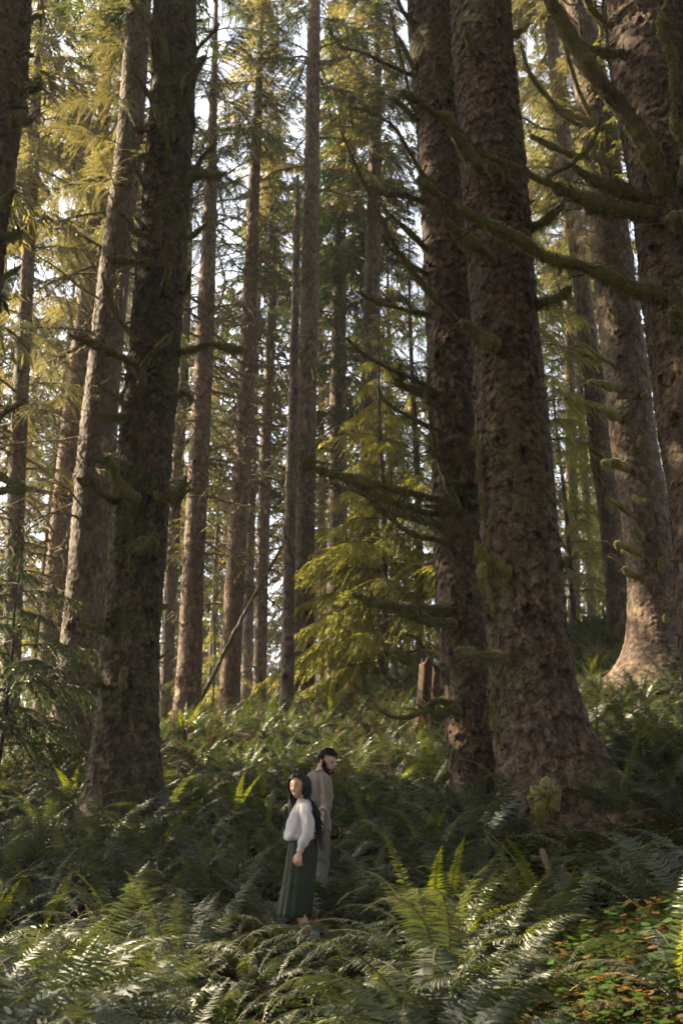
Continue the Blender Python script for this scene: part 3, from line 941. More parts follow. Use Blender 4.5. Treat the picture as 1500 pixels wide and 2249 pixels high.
stubs_on(BA, bBA, P_, W_, 40, 3.0, 16.0, (.3, .6), .75)
def drape(root, base, pts, d, n, s):
    """tufts of moss hugging the bark"""
    for i in range(n):
        t = random.random() * (len(pts) - 1); k = int(t); f = t - k
        x = pts[k][0] * (1 - f) + pts[k + 1][0] * f; y = pts[k][1] * (1 - f) + pts[k + 1][1] * f
        p = pt(x + random.uniform(-6, 6), y, d + random.uniform(-.05, .05)) - base
        obj('moss', random.choice(TUFTS), root, tuple(p), (random.uniform(-.3, .3), random.uniform(-.3, .3), random.random() * 6.28), (random.uniform(.6, 1.2) * s,) * 3)
TUFTS = [moss_mesh([(0, 0, .05), (.01, 0, 0), (0, .01, -.06), (0, 0, -.12)], [.012, .015, .013, .008], .022, 380, .7, 900 + k, mat=M_MOSS_GOLD) for k in range(3)]
drape(BA, bBA, [(1046, 960), (1054, 1060), (1068, 1150), (1075, 1240), (1080, 1340)], 13.72, 26, 1.0)
drape(BA, bBA, [(1082, 1420), (1082, 1560), (1084, 1640)], 13.72, 12, .9)

# --- right edge, left edge
BD, bBD, P_, W_ = make_tree('spruce at the right edge throwing thick mossy limbs across its neighbours',
    [(1655, 1750, 240), (1610, 1400, 215), (1575, 1100, 200), (1515, 700, 185), (1478, 400, 180), (1445, 200, 180), (1418, 0, 175)],
    12.8, 40, M_BARK_MID, .022, 170, 12, knots=26, depth=.030, flare=.3, cell=(.12, .15))
add_crown(BD, P_, W_, 20.5, 0, 40)
for a in [
    ([(1448, 645), (1385, 628), (1295, 592), (1200, 566), (1135, 522), (1070, 492), (1010, 462), (955, 418), (915, 392)], 12.4, 11.6, 15, 8, .045, .5, 2),
    ([(1425, 468), (1350, 450), (1285, 436), (1215, 408)], 12.4, 11.9, 14, 9, .06, 1.0, 1),
    ([(1215, 408), (1150, 375), (1095, 358), (1045, 335), (1022, 292)], 11.9, 11.6, 6, 3, .018, .6, 2),
    ([(1212, 405), (1255, 362), (1298, 315), (1318, 252)], 11.9, 11.7, 6, 3, .01, .3, 1),
    ([(1385, 425), (1340, 405), (1295, 390), (1258, 366)], 12.4, 12.0, 11, 7, .05, .8, 0),
    ([(1455, 410), (1415, 320), (1360, 235), (1310, 180), (1255, 90), (1210, 20), (1180, -40)], 12.3, 11.3, 27, 15, .035, .4, 2),
    ([(1395, 125), (1350, 120), (1310, 108), (1270, 95)], 12.5, 12.2, 8, 6, .035, .7, 1),
    ([(1510, 340), (1485, 270), (1472, 190), (1478, 120), (1462, 50), (1478, -30)], 11.6, 11.0, 9, 8, .05, .7, 2),
    ([(1520, 500), (1500, 492), (1480, 490), (1468, 490)], 12.0, 11.8, 13, 12, .05, .8, 0),
    ([(1475, 690), (1490, 670), (1498, 640), (1505, 560)], 12.0, 11.7, 5, 5, .045, .6, 1),
    ([(1345, 60), (1300, 20), (1275, -20), (1260, -60)], 12.7, 12.4, 6, 5, .02, .3, 1),
]:
    p, d0, d1, r0, r1, ms, hg, tw = a
    limb(BD, bBD, p, d0, d1, r0 * 1.05, r1 * 1.3, ms, hg, tw, len(p) * 5 + int(p[0][1]))
stubs_on(BD, bBD, P_, W_, 10, 3.0, 16.0, (.35, .7), .6)

BE, bBE, P_, W_ = make_tree('spruce cut by the left edge of the picture, with short black mossy stubs',
    [(-190, 1750, 170), (-130, 1200, 150), (-72, 600, 142), (-45, 400, 140), (-18, 200, 138), (-2, 0, 132)],
    14, 38, M_BARK, .024, 140, 14, knots=24, depth=.028, flare=.3, cell=(.11, .14))
add_crown(BE, P_, W_, 20.5, 0, 38)
for a in [
    ([(58, 45), (68, 42), (80, 38), (92, 38)], 13.8, 13.6, 8, 5, .03, .3),
    ([(48, 120), (58, 117), (66, 117), (72, 118)], 13.8, 13.7, 5, 3, .02, .3),
    ([(45, 200), (60, 196), (75, 186), (90, 184)], 13.8, 13.6, 8, 6, .04, .6),
    ([(42, 258), (52, 262), (60, 270), (72, 262)], 13.8, 13.7, 12, 6, .05, .8),
    ([(40, 230), (48, 232), (55, 234), (62, 234)], 13.8, 13.7, 6, 4, .03, .3),
    ([(-10, 445), (5, 440), (20, 428), (34, 420)], 13.4, 13.2, 10, 7, .04, .3),
    ([(15, 520), (28, 516), (40, 512), (50, 510)], 13.8, 13.6, 9, 5, .03, .3),
    ([(-5, 620), (12, 610), (30, 598), (46, 585)], 13.8, 13.6, 5, 2, .02, .3),
    ([(-20, 930), (10, 910), (28, 896), (50, 885)], 13.7, 13.2, 6, 3, .02, .3),
    ([(-30, 1085), (5, 1076), (30, 1077), (58, 1078)], 13.7, 13.2, 6, 3, .02, .3),
    ([(-20, 1040), (10, 1050), (30, 1062), (48, 1075)], 13.6, 13.2, 5, 2, .02, .3),
]:
    p, d0, d1, r0, r1, ms, hg = a
    limb(BE, bBE, p, d0, d1, r0, r1, ms, hg, 1, len(p) * 5 + int(p[0][1]))

# --- the sunlit stem at the right and its slimmer neighbour
BC, bBC, P_, W_ = make_tree('leaning spruce with a bright sunlit left side, standing on the rise at right',
    [(1455, 1480, 140), (1445, 1400, 118), (1432, 1250, 106), (1412, 1100, 98), (1388, 950, 92), (1372, 800, 90), (1355, 660, 88), (1325, 400, 76), (1318, 300, 72), (1290, 150, 68), (1266, 0, 64)],
    23, 40, M_BARK_MID, .032, 120, 21, root_dir=[(3.3, .9, .7)], knots=20, depth=.024, flare=.55, flare_h=.7, lobes=3, cell=(.08, .10))
for a in [
    ([(1385, 1128), (1365, 1112), (1345, 1100), (1330, 1094)], 22.3, 21.6, 5, 4, .03, .4),
    ([(1400, 1215), (1380, 1205), (1362, 1198), (1350, 1195)], 22.3, 21.6, 5, 4, .04, .6),
    ([(1405, 1175), (1395, 1168), (1388, 1166), (1385, 1170)], 22.3, 22.0, 5, 4, .04, .6),
    ([(1342, 800), (1315, 785), (1290, 765), (1268, 750)], 22.4, 21.4, 4, 2, .015, .3),
    ([(1350, 852), (1330, 846), (1310, 840), (1290, 840)], 22.4, 21.8, 5, 4, .04, .6),
    ([(1345, 910), (1330, 905), (1318, 900), (1306, 900)], 22.4, 21.9, 5, 5, .05, .7),
    ([(1388, 982), (1398, 972), (1405, 966), (1412, 962)], 22.3, 21.8, 4, 4, .04, .6),
    ([(1366, 1022), (1350, 1015), (1336, 1012), (1322, 1015)], 22.4, 21.9, 5, 5, .05, .6),
    ([(1390, 1090), (1402, 1098), (1412, 1096), (1422, 1096)], 22.3, 21.9, 5, 5, .03, .3),
    ([(1383, 1260), (1378, 1255), (1372, 1250), (1368, 1250)], 22.4, 22.0, 5, 5, .03, .3),
    ([(1408, 870), (1414, 862), (1420, 858), (1424, 850)], 22.5, 22.1, 4, 4, .04, .5),
    ([(1450, 1250), (1452, 1242), (1454, 1234), (1456, 1226)], 22.4, 22.1, 5, 4, .04, .4),
    ([(1460, 1370), (1462, 1362), (1463, 1355), (1464, 1350)], 22.4, 22.1, 4, 4, .04, .4),
    ([(1330, 300), (1290, 240), (1268, 180), (1240, 110), (1225, 40)], 22.2, 20.5, 7, 4, .03, .3),
    ([(1350, 700), (1356, 680), (1340, 676), (1338, 680)], 22.4, 22.0, 5, 5, .05, .8),
    ([(1340, 420), (1310, 350), (1262, 340), (1180, 305), (1168, 300)], 22.2, 20.3, 6, 4, .05, .5),
    ([(1330, 280), (1280, 255), (1240, 240), (1200, 210), (1160, 160), (1142, 90)], 22.2, 19.5, 5, 3, .035, .5),
    ([(1325, 260), (1290, 270), (1262, 270), (1215, 232)], 22.2, 20.5, 5, 4, .045, .5),
    ([(1305, 120), (1318, 70), (1308, 30), (1306, -10)], 21.9, 21.5, 4, 4, .03, .3),
]:
    p, d0, d1, r0, r1, ms, hg = a
    limb(BC, bBC, p, d0, d1, r0, r1, ms, hg, 2, len(p) * 5 + int(p[0][1]), goldm=True)
add_crown(BC, P_, W_, 24, 2, 40)
add_boughs(BC, P_, W_, 13.0, 18.5, SPRUCE + HEM, 18, (.55, .85), [math.pi + .3, math.pi + .9, math.pi * 1.5, math.pi * 1.5 + .5, -.5])
add_boughs(BC, P_, W_, 19, 25, SPRUCE, 10, (.6, .9))
for i in range(7):
    c, r = at_h(P_, W_, 11.2 + .3 * i)
    obj('bough', random.choice(DRY), BC, (c[0] - r * .7, c[1] - .2, 11.2 + .3 * i), (0, random.uniform(-.2, .4), math.pi + random.uniform(-.6, .9)), (.8,) * 3)

MID = [
 # label, samples, d, H, material, nt, crown base, boughs, dead, name
 ('slimmer spruce with a lit left edge, just left of the sunlit leaning trunk', [(1372, 1400, 58), (1360, 1300, 54), (1338, 1100, 52), (1322, 1000, 50), (1305, 850, 44), (1292, 750, 38), (1262, 500, 32), (1225, 200, 26)], 28, 36, M_BARK_MID, 80, 15, 26, 14, SPRUCE),
 ('greyish spruce with flared roots, behind and left of the broad dark stem', [(160, 1590, 92), (168, 1500, 84), (188, 1300, 80), (210, 1000, 74), (235, 760, 68), (262, 500, 60), (286, 300, 54), (306, 0, 48)], 24, 36, M_BARK_MID, 96, 15, 56, 30, SPRUCE),
 ('reddish spruce in shade, further back beyond the greyish flared one', [(100, 1590, 56), (110, 1450, 52), (126, 1250, 46), (150, 1000, 42), (185, 700, 36), (215, 400, 28), (240, 100, 18)], 33.5, 36, M_BARK_RED, 72, 13, 50, 30, SPRUCE),
 ('pale far-left spruce whose golden boughs fill the upper left corner', [(22, 1600, 40), (40, 1000, 34), (66, 500, 25), (86, 100, 15)], 29.9, 36, M_BARK_MID, 56, 9, 42, 24, SPRUCE),
 ('thin spruce at the left edge behind the golden-boughed one', [(-30, 1600, 34), (-14, 1000, 28), (8, 500, 20), (22, 200, 14)], 40, 36, M_BARK_MID, 40, 7, 70, 24, SPRUCE),
 ('thin spruce with hanging golden foliage between the greyish and the broad dark stems', [(226, 1590, 30), (236, 1200, 27), (252, 800, 23), (268, 400, 16)], 39, 34, M_BARK_MID, 40, 10, 60, 30, SPRUCE),
 ('thin spruce seen behind the right edge of the broad dark stem', [(362, 1580, 28), (380, 1200, 26), (404, 800, 21), (418, 400, 14)], 44, 34, M_BARK_MID, 36, 11, 50, 34, SPRUCE),
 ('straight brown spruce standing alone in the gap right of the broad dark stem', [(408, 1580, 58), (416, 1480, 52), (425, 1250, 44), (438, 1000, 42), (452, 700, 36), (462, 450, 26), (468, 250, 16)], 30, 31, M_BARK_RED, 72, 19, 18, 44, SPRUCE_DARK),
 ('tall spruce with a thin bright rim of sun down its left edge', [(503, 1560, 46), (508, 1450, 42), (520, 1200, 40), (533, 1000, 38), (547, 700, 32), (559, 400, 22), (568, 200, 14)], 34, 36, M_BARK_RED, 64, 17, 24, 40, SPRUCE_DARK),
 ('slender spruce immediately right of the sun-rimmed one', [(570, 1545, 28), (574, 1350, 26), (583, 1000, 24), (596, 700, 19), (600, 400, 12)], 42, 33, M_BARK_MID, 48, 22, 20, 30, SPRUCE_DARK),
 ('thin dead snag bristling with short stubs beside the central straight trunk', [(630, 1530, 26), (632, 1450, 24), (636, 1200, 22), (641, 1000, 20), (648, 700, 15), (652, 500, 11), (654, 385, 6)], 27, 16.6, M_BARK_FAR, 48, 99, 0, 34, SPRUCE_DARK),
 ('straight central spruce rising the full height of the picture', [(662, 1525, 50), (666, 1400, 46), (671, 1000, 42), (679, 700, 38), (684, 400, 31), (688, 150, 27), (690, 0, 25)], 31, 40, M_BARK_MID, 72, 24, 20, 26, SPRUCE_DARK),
 ('very thin pale stem just right of the central straight trunk', [(708, 1450, 16), (706, 1000, 14), (702, 600, 11), (700, 300, 7)], 50, 34, M_BARK_RED, 24, 27, 16, 16, SPRUCE_DARK),
 ('shaded spruce behind the bright young hemlocks, left one of the pair', [(738, 1540, 50), (741, 1300, 44), (742, 1000, 38), (744, 700, 30), (748, 400, 22)], 38, 36, M_BARK_MID, 56, 13, 44, 14, SPRUCE_DARK),
 ('shaded spruce behind the bright young hemlocks, right one of the pair', [(812, 1540, 50), (812, 1300, 46), (812, 1000, 42), (816, 700, 36), (822, 400, 28), (826, 200, 20)], 35, 38, M_BARK_MID, 56, 12, 56, 14, SPRUCE_DARK),
 ('brown stem seen through the gap between the two big trunks at right', [(1262, 1420, 26), (1258, 1200, 25), (1252, 900, 22), (1246, 600, 17), (1242, 300, 12)], 42, 36, M_BARK_MID, 40, 17, 34, 26, SPRUCE),
 ('mossy thin stem close to the flared trunk on its right side', [(1300, 1400, 18), (1290, 1150, 17), (1275, 900, 15), (1262, 600, 12)], 46, 33, M_BARK_MID, 32, 14, 30, 20, SPRUCE),
]
MIDROOT = {}
for k, (lab, pts, d, H, mat, nt, cb, nb, ndead, protos) in enumerate(MID):
    r_, b_, P_, W_ = make_tree(lab, pts, d, H, mat, ds=.05 if d < 36 else .09, nt=nt, seed=40 + k, knots=14 if d < 36 else 6,
                               depth=.022, flare=.45, flare_h=.6, cell=(.09, .12), zdet=min(H, 30), lump=.02,
                               name='dead_tree' if 'snag' in lab else 'spruce_tree')
    if nb: add_boughs(r_, P_, W_, cb, H - .5, protos, nb, (.45, .75) if d < 25 else (.7, 1.1))
    if cb < 90 and H > 30 and k not in (6, 7): add_crown(r_, P_, W_, cb + (H - cb) * .35, k % 3, H + 1)
    add_dead(r_, P_, W_, 2.5 if 'snag' in lab else 4.5, min(cb + 3, H - .5), int(ndead * 1.9), (.25, .5) if 'snag' in lab else (.7, 1.65))
    MIDROOT[k] = r_

# young hemlocks catching the sun, foliage down to the ground
def hemlock(label, px, py, d, H, seed, zlow=1.2, lmul=1.0, n=46, protos=None, name='young_hemlock'):
    p = pt(px, py, d); x = p[0]; zb = gz(x, d)
    root = empty(name, (x, d, zb), label, 'tree', 'young hemlocks in the understorey')
    Q = np.array([(0, 0, -.2), (.05, 0, H * .4), (-.05, .05, H * .75), (0, 0, H)])
    Wd = np.array([.09, .07, .04, .01]) * (H / 10)
    s = Soup(); Q2, q2 = resample(Q, Wd, .4); add_tube(s, Q2, q2, 8, 0)
    obj('trunk', s.mesh('trunk', [M_BARK_FAR], True), root)
    az = seed
    for i in range(n):
        t = (i + .5) / n; z = zlow + (H - zlow) * t
        az += 2.4
        sc = lmul * (1.1 * (1 - t) ** .8 + .12) * random.uniform(.75, 1.15)
        obj('bough', random.choice(protos or HEM), root, (0, 0, z), (random.uniform(-.15, .15), random.uniform(-.15, .2), az), (sc,) * 3)
    TREES.append((x, d, .12))
    return root
hemlock('bright young hemlock in full sun between the central trunk and the dark limbed spruce', 845, 1500, 28.5, 12.5, 1, .8, 1.0, 56)
hemlock('smaller sunny hemlock in front of the shaded pair of spruces', 765, 1520, 30, 7, 2, .8, .9, 36)
hemlock('tall hemlock with layered sprays just left of the dark limbed spruce', 925, 1480, 29.5, 16, 3, 2.0, 1.1, 60)
hemlock('dark green hemlock sapling at the left edge above the ferns', 5, 1600, 21, 5.5, 4, .8, .9, 30, [SPRUCE_DARK[0], SPRUCE_DARK[1]])
hemlock('young hemlock in the gap between the flared trunk and the sunlit one', 1262, 1400, 33, 11, 5, 1, 1.0, 46)
hemlock('hemlock at the far right edge in half shade', 1520, 1400, 29, 9, 6, 1, .9, 30)
hemlock('hemlock beyond the crest, right of the lone brown spruce', 465, 1560, 40, 9, 8, 1, 1.0, 30)
hemlock('hemlock behind the reddish spruce at left', 60, 1600, 38, 12, 9, 1, 1.0, 34)
hemlock('tall young hemlock with golden sprays high in the gap at right', 1235, 1440, 27.5, 17, 12, 6, 1.0, 44)

# leaning dead pole and rotten stump
def pole(label, pts, d0, d1, r0, r1, name='leaning_dead_trunk'):
    P = [pt(x, y, d0 + (d1 - d0) * i / (len(pts) - 1)) for i, (x, y) in enumerate(pts)]
    b = P[0].copy()
    s = Soup(); Q, q = resample([p - b for p in P], np.linspace(r0, r1, len(P)), .15)
    Q = Q + RNG.standard_normal(Q.shape) * .012
    add_tube(s, Q, q, 10, 0, wob=.06)
    o = obj(name, s.mesh(name, [M_BARK_FAR], True), None, tuple(b))
    tag(o, label, 'dead tree')
    return o
pole('dark dead trunk leaning against the slender spruces behind the crest', [(428, 1560), (470, 1480), (520, 1380), (575, 1280), (630, 1185)], 33, 33.5, .08, .05)

def stump():
    d = 22.5; p = pt(948, 1500, d); zb = gz(p[0], d)
    n, k = 34, 60
    th = np.linspace(0, 2 * math.pi, k, endpoint=False)
    top = 1.25 + .22 * np.sin(th * 2 + 1) + .12 * np.sin(th * 5) + .16 * RNG.random(k)
    V = []
    for i in range(n):
        t = i / (n - 1)
        h = -.3 + (top + .3) * t
        r = .34 + .30 * math.exp(-t * 4) + .05 * np.sin(th * 7 + 1) + .04 * np.abs(np.sin(th * 11 + t)) + .02 * np.sin(th * 23)
        V.append(np.stack([r * np.cos(th) + .15 * t, r * np.sin(th), h], -1))
    for i in range(4):
        r = .33 - .07 * i
        V.append(np.stack([r * np.cos(th) + .15, r * np.sin(th), top - .1 - .35 * i], -1))
    V = np.concatenate(V); n2 = n + 4
    i = np.arange(n2 - 1)[:, None] * k; j = np.arange(k)[None, :]; j2 = (j + 1) % k
    F = np.stack([i + j, i + j2, i + k + j2, i + k + j], -1).reshape(-1, 4)
    o = obj('rotten_stump', mesh_np('rotten_stump', V, [(F, 0)], [M_ROTTEN], True), None, (p[0], d, zb))
    tag(o, 'jagged red-brown rotten stump beside the dark limbed spruce', 'stump')
    TREES.append((p[0], d, .5))
stump()

# ------------------------------------------------------------------ further trees, each its own object with shared shapes
def far_protos():
    out = []
    for k in range(4):
        H = 34 + 2 * k
        rg = np.random.default_rng(700 + k)
        P = np.array([(0, 0, -1), (0, 0, 2), (.1 * rg.standard_normal(), .1 * rg.standard_normal(), H * .5), (0, 0, H)])
        W = np.array([.36, .30, .20, .03])
        tr = trunk_mesh('trunk', P, W, 22, .22, 22, M_BARK_FAR, 800 + k, knots=0, flare=.3, cell=(.12, .16), depth=.02)
        out.append((tr, H, P, W))
    return out
FARP = far_protos()
def dead_set_mesh(k):
    rg = np.random.default_rng(1200 + k)
    s = Soup()
    for i in range(46):
        z = rg.uniform(3, 19); a = rg.random() * 6.28; L = rg.uniform(.6, 2.0)
        d = np.array((math.cos(a), math.sin(a), rg.uniform(-.25, .3)))
        P = [np.array((0, 0, z)) + d * .15]
        for q in range(4):
            P.append(P[-1] + d * L / 4 + rg.standard_normal(3) * .06)
        add_tube(s, P, np.linspace(.022, .006, 5), 3, 0)
        for q in range(3):
            b = P[1 + q]; e = b + d * .3 + rg.standard_normal(3) * .25
            add_tube(s, [b, e], [.01, .004], 3, 0)
    return s.mesh('dead_branches', [M_TWIG], False)
DEADSET = [dead_set_mesh(k) for k in range(3)]

def far_tree(x, y, k, s, label, group, crown_from=.40, ci=None, slim=1.0, bare=True):
    zb = gz(x, y)
    tr, H, P, W = FARP[k]
    root = empty('spruce_tree', (x, y, zb), label, 'tree', group)
    obj('trunk', tr, root, (0, 0, 0), (0, 0, random.random() * 6.28), (s * slim, s * slim, s))
    z = H * s * crown_from
    ci = random.randrange(3) if ci is None else ci
    hh = (H * s - z) * 1.03 / CROWN_H[ci]
    w = min(1.2, .55 + .5 * hh)
    obj('crown', CROWNS[ci], root, (0, 0, z), (0, 0, random.random() * 6.28), (w, w, hh))
    if bare:
        obj('dead_branches', DEADSET[k % 3], root, (0, 0, 0), (0, 0, random.random() * 6.28), (1, 1, s))['kind'] = 'stuff'
    TREES.append((x, y, .35))

rr = random.Random(5)
placed = [(t[0], t[1]) for t in TREES]
def sep(x, y, m):
    return all((x - a) ** 2 + (y - b) ** 2 > m * m for a, b in placed)
n = 0; tries = 0
where = lambda x, y: ('left' if x / y < -.12 else 'middle' if x / y < .12 else 'right')
while n < 64 and tries < 6000:
    tries += 1
    y = 38 + 75 * rr.random() ** .8; x = rr.uniform(-.36, .42) * y
    if not sep(x, y, 3.1): continue
    placed.append((x, y)); n += 1
    side = {'left': 'behind the greyish spruce on the left', 'middle': 'beyond the crest behind the central trunk', 'right': 'in the wood behind the sunlit leaning trunk'}[where(x, y)]
    dep = 'nearer' if y < 55 else ('distant' if y < 80 else 'faraway')
    cf = rr.uniform(.26, .52); sl = rr.uniform(.5, 1.0); ci = rr.randrange(3); q = x / y
    w1 = 'slender' if sl < .66 else ('stout' if sl > .84 else 'medium')
    w2 = 'low-crowned' if cf < .35 else ('bare-stemmed' if cf > .45 else 'half-crowned')
    w3 = ['with light foliage', 'with dark foliage', 'with loose open foliage'][ci]
    side = ('behind the greyish flared spruce' if q < -.22 else 'left of the lone brown spruce' if q < -.10 else 'behind the central straight trunk' if q < .02 else
            'behind the bright young hemlocks' if q < .12 else 'right of the flared trunk' if q < .25 else 'beyond the sunlit leaning trunk')
    far_tree(x, y, rr.randrange(4), rr.uniform(.85, 1.1), f'{dep} {w1} {w2} spruce {w3}, {side}', f'{dep} background spruces {side}', cf, ci, sl)

# trees standing outside the picture, whose crowns shade the slope
OUT = [(-10, 15.0), (-12.5, 16.2), (-9, 3.2), (-14, 6), (-17.5, 17.6), (-7.5, -1.5), (-13, 0), (-10.2, 18.3),
       (-22, 8), (8.5, 8.5), (11.5, 14), (6.5, 1), (13, 20), (2.5, -5.5), (-3.5, -6), (10, -4), (14, 5), (-12.5, 20.6), (-5.5, .8),
       (0, -10), (7, -11), (-8, -10), (1.5, -1.8), (5.2, 4.6), (12, 9.5), (17, 15), (-1.5, -3.2), (-25, 11.6), (-28, 14.2)]
for i, (x, y) in enumerate(OUT):
    far_tree(x, y, i % 4, rr.uniform(.95, 1.1), 'spruce standing beyond the edge of the picture, its crown shading the fern slope', 'spruces beyond the edge of the picture',
             rr.uniform(.22, .32), [1, 0, 2][i % 3], 1.2, False)

# thin sunlit air under the trees
def haze_box():
    x0, x1, y0, y1, z0, z1 = -70, 70, -30, 135, -34, 50
    V = [(x, y, z) for z in (z0, z1) for y in (y0, y1) for x in (x0, x1)]
    F = [(0, 2, 3, 1), (4, 5, 7, 6), (0, 1, 5, 4), (2, 6, 7, 3), (0, 4, 6, 2), (1, 3, 7, 5)]
    m, nt, N, L = new_mat('forest_haze')
    N.remove(N['Principled BSDF'])
    v = nd(nt, 'ShaderNodeVolumePrincipled')
    v.inputs['Color'].default_value = (.93, .92, .88, 1)
    v.inputs['Density'].default_value = HAZE
    v.inputs['Anisotropy'].default_value = .35
    L.new(v.outputs[0], N['Material Output'].inputs['Volume'])
    o = obj('haze', mesh_np('haze', np.array(V, float), [(np.array(F), 0)], [m]))
    tag(o, 'thin bright haze hanging between the trunks', None, None, 'stuff')
haze_box()
# ------------------------------------------------------------------ sword ferns
def frond_arrays(L, a0, a1, npin=40, pl=.085, curl=0.0, seed=0, lowres=False, width=1.0):
    rg = np.random.default_rng(seed)
    n = 16
    s_ = np.linspace(0, 1, n)
    ang = a0 + (a1 - a0) * s_ ** 1.3
    dx = np.cos(ang) * L / (n - 1); dz = np.sin(ang) * L / (n - 1)
    X = np.concatenate([[0], np.cumsum(dx[:-1])]); Z = np.concatenate([[0], np.cumsum(dz[:-1])])
    Y = curl * L * s_ ** 2
    ax = np.stack([X, Y, Z], -1)
    t = np.linspace(.14, .995, npin)
    prof = np.minimum(1, (t - .05) * 5.5) * np.clip((1 - t) * 1.9, .05, 1) ** .75
    l = pl * prof * rg.uniform(.9, 1.1, npin) * width
    p = np.stack([np.interp(t, s_, ax[:, c]) for c in range(3)], -1)
    tg = np.stack([np.interp(t, s_, np.gradient(ax[:, c])) for c in range(3)], -1); tg /= np.linalg.norm(tg, axis=1)[:, None]
    side0 = np.array((0, 1.0, 0)); nrm = np.cross(tg, side0); nrm /= np.linalg.norm(nrm, axis=1)[:, None]
    nrm = -nrm * np.sign(np.where(np.abs(nrm[:, 2:]) < 1e-6, -1, nrm[:, 2:])) * -1
    sp = L * .86 / npin
    VV, QQ, TT = [], [], []
    off = 0
    for sg in (-1, 1):
        d = side0[None] * sg + tg * rg.uniform(.15, .4, (npin, 1)) + nrm * rg.uniform(-.25, .25, (npin, 1)) + np.array((0, 0, -.12))
        d /= np.linalg.norm(d, axis=1)[:, None]
        w = (sp * .46 * np.ones(npin))[:, None] * np.clip(prof, .35, 1)[:, None]
        tw = tg + nrm * rg.uniform(-.25, .6, (npin, 1)) * 1.0
        tw /= np.linalg.norm(tw, axis=1)[:, None]
        a = p - tw * w * .6; b = p + tw * w * .6
        m = p + d * (l * .45)[:, None]
        c = m - tw * w; e = m + tw * w
        f = p + d * l[:, None] + tg * (l * .12)[:, None] + np.array((0, 0, -1.0)) * (l * rg.uniform(0, .25, npin))[:, None]
        if lowres:
            V = np.stack([a, f, b], 1).reshape(-1, 3) if False else np.stack([p - tw * w, f, p + tw * w], 1).reshape(-1, 3)
            i = np.arange(npin)[:, None] * 3
            TT.append(i + np.array([[0, 1, 2]]) + off); VV.append(V); off += len(V)
        else:
            V = np.stack([a, b, c, e, f], 1).reshape(-1, 3)
            i = np.arange(npin)[:, None] * 5
            QQ.append(i + np.array([[0, 1, 3, 2]]) + off); TT.append(i + np.array([[2, 3, 4]]) + off); VV.append(V); off += len(V)
    return ax, np.concatenate(VV), (np.concatenate(QQ) if QQ else np.zeros((0, 4), int)), np.concatenate(TT)

def frond_mesh(mat, **kw):
    ax, V, Q, T = frond_arrays(**kw)
    s = Soup(); s.add(V, T, 0)
    if len(Q): s.G.setdefault((4, 0), []).append(Q)
    add_tube(s, ax, np.linspace(.0045, .0015, len(ax)), 3, 1)
    return s.mesh('frond', [mat, M_RACHIS], False)

FR = []
for k in range(9):
    a0 = [1.35, 1.25, 1.1, .95, 1.35, 1.2, .8, 1.3, 1.05][k]; a1 = [-.25, -.85, -1.15, -1.2, -.6, -1.0, -1.1, .35, -.95][k]
    FR.append(frond_mesh(M_FERN, L=[1.05, 1.15, 1.1, 1.0, 1.2, 1.1, .9, .95, 1.2][k], a0=a0, a1=a1, npin=52, pl=.115, curl=[.1, -.12, .05, .15, -.05, .1, -.1, 0, .18][k], seed=k))
FRB = [frond_mesh(M_FERN_BRIGHT, L=.95, a0=1.4, a1=[.9, .4, .1][k], npin=62, pl=.085, curl=[.05, -.08, .1][k], seed=20 + k) for k in range(3)]
FRD = [frond_mesh(M_FERN_DEAD, L=.85, a0=[.5, .2, .0][k], a1=[-1.1, -.9, -1.3][k], npin=36, pl=.07, curl=[.1, -.2, .2][k], seed=30 + k) for k in range(3)]

def clump_low(seed, nf=15):
    rg = np.random.default_rng(seed)
    s = Soup()
    for i in range(nf):
        az = i * 2.4 + rg.uniform(-.3, .3)
        u = rg.random()
        ax, V, Q, T = frond_arrays(L=rg.uniform(.8, 1.15), a0=1.4 - .6 * u, a1=.4 - 1.2 * u, npin=26, pl=.10, curl=rg.uniform(-.15, .15), seed=int(rg.integers(1e6)), lowres=True)
        c, q = math.cos(az), math.sin(az)
        Rm = np.array([[c, -q, 0], [q, c, 0], [0, 0, 1]])
        s.add(V @ Rm.T, T, 0 if rg.random() > .06 else 1)
    return s
LOWC = [clump_low(60 + k) for k in range(5)]
LOWM = [c.mesh('fern', [M_FERN, M_FERN_DEAD], False) for c in LOWC]
for c in LOWC:
    c.arr = np.concatenate(c.V)

WOMAN = (pt(665, 2100, 10.0)[0], 10.0); MAN = (pt(690, 2005, 10.9)[0], 10.9)
def path_dist(x, y):
    """the little path the couple climbs"""
    P = [(-.55, 0.5), (-.45, 4.5), (-.40, 7.0), (WOMAN[0], 10.0), (MAN[0], 10.9), (.1, 13.5)]
    m = 9
    for (ax, ay), (bx, by) in zip(P[:-1], P[1:]):
        t = max(0, min(1, ((x - ax) * (bx - ax) + (y - ay) * (by - ay)) / ((bx - ax) ** 2 + (by - ay) ** 2)))
        m = min(m, math.hypot(x - ax - t * (bx - ax), y - ay - t * (by - ay)))
    return m

def landmark(x, y):
    if y > 21.5:
        if x < -3: return 'on the crest behind the broad dark stem'
        if x < 2.5: return 'on the crest below the central straight trunk'
        return 'on the rise below the sunlit leaning trunk'
    if y > 16.2:
        if x < -1.8: return 'uphill behind the broad dark stem'
        if x < 2: return 'halfway up the slope above the couple'
        return 'behind the two big trunks at right'
    if y > 12.2:
        if x < -2.2: return 'at the foot of the broad dark stem'
        if x < .9: return 'just uphill of the man'
        if x < 3: return 'at the foot of the two big trunks'
        return 'right of the flared roots'
    if y > 8.0:
        if x < -1.2: return 'left of the couple'
        if x < .9: return 'beside the couple'
        return 'downhill of the flared trunk'
    if y > 5.2:
        if x < -.5: return 'at the lower left below the couple'
        return 'at the lower right below the couple'
    return 'at the bottom left edge' if x < 0 else 'at the bottom right edge'

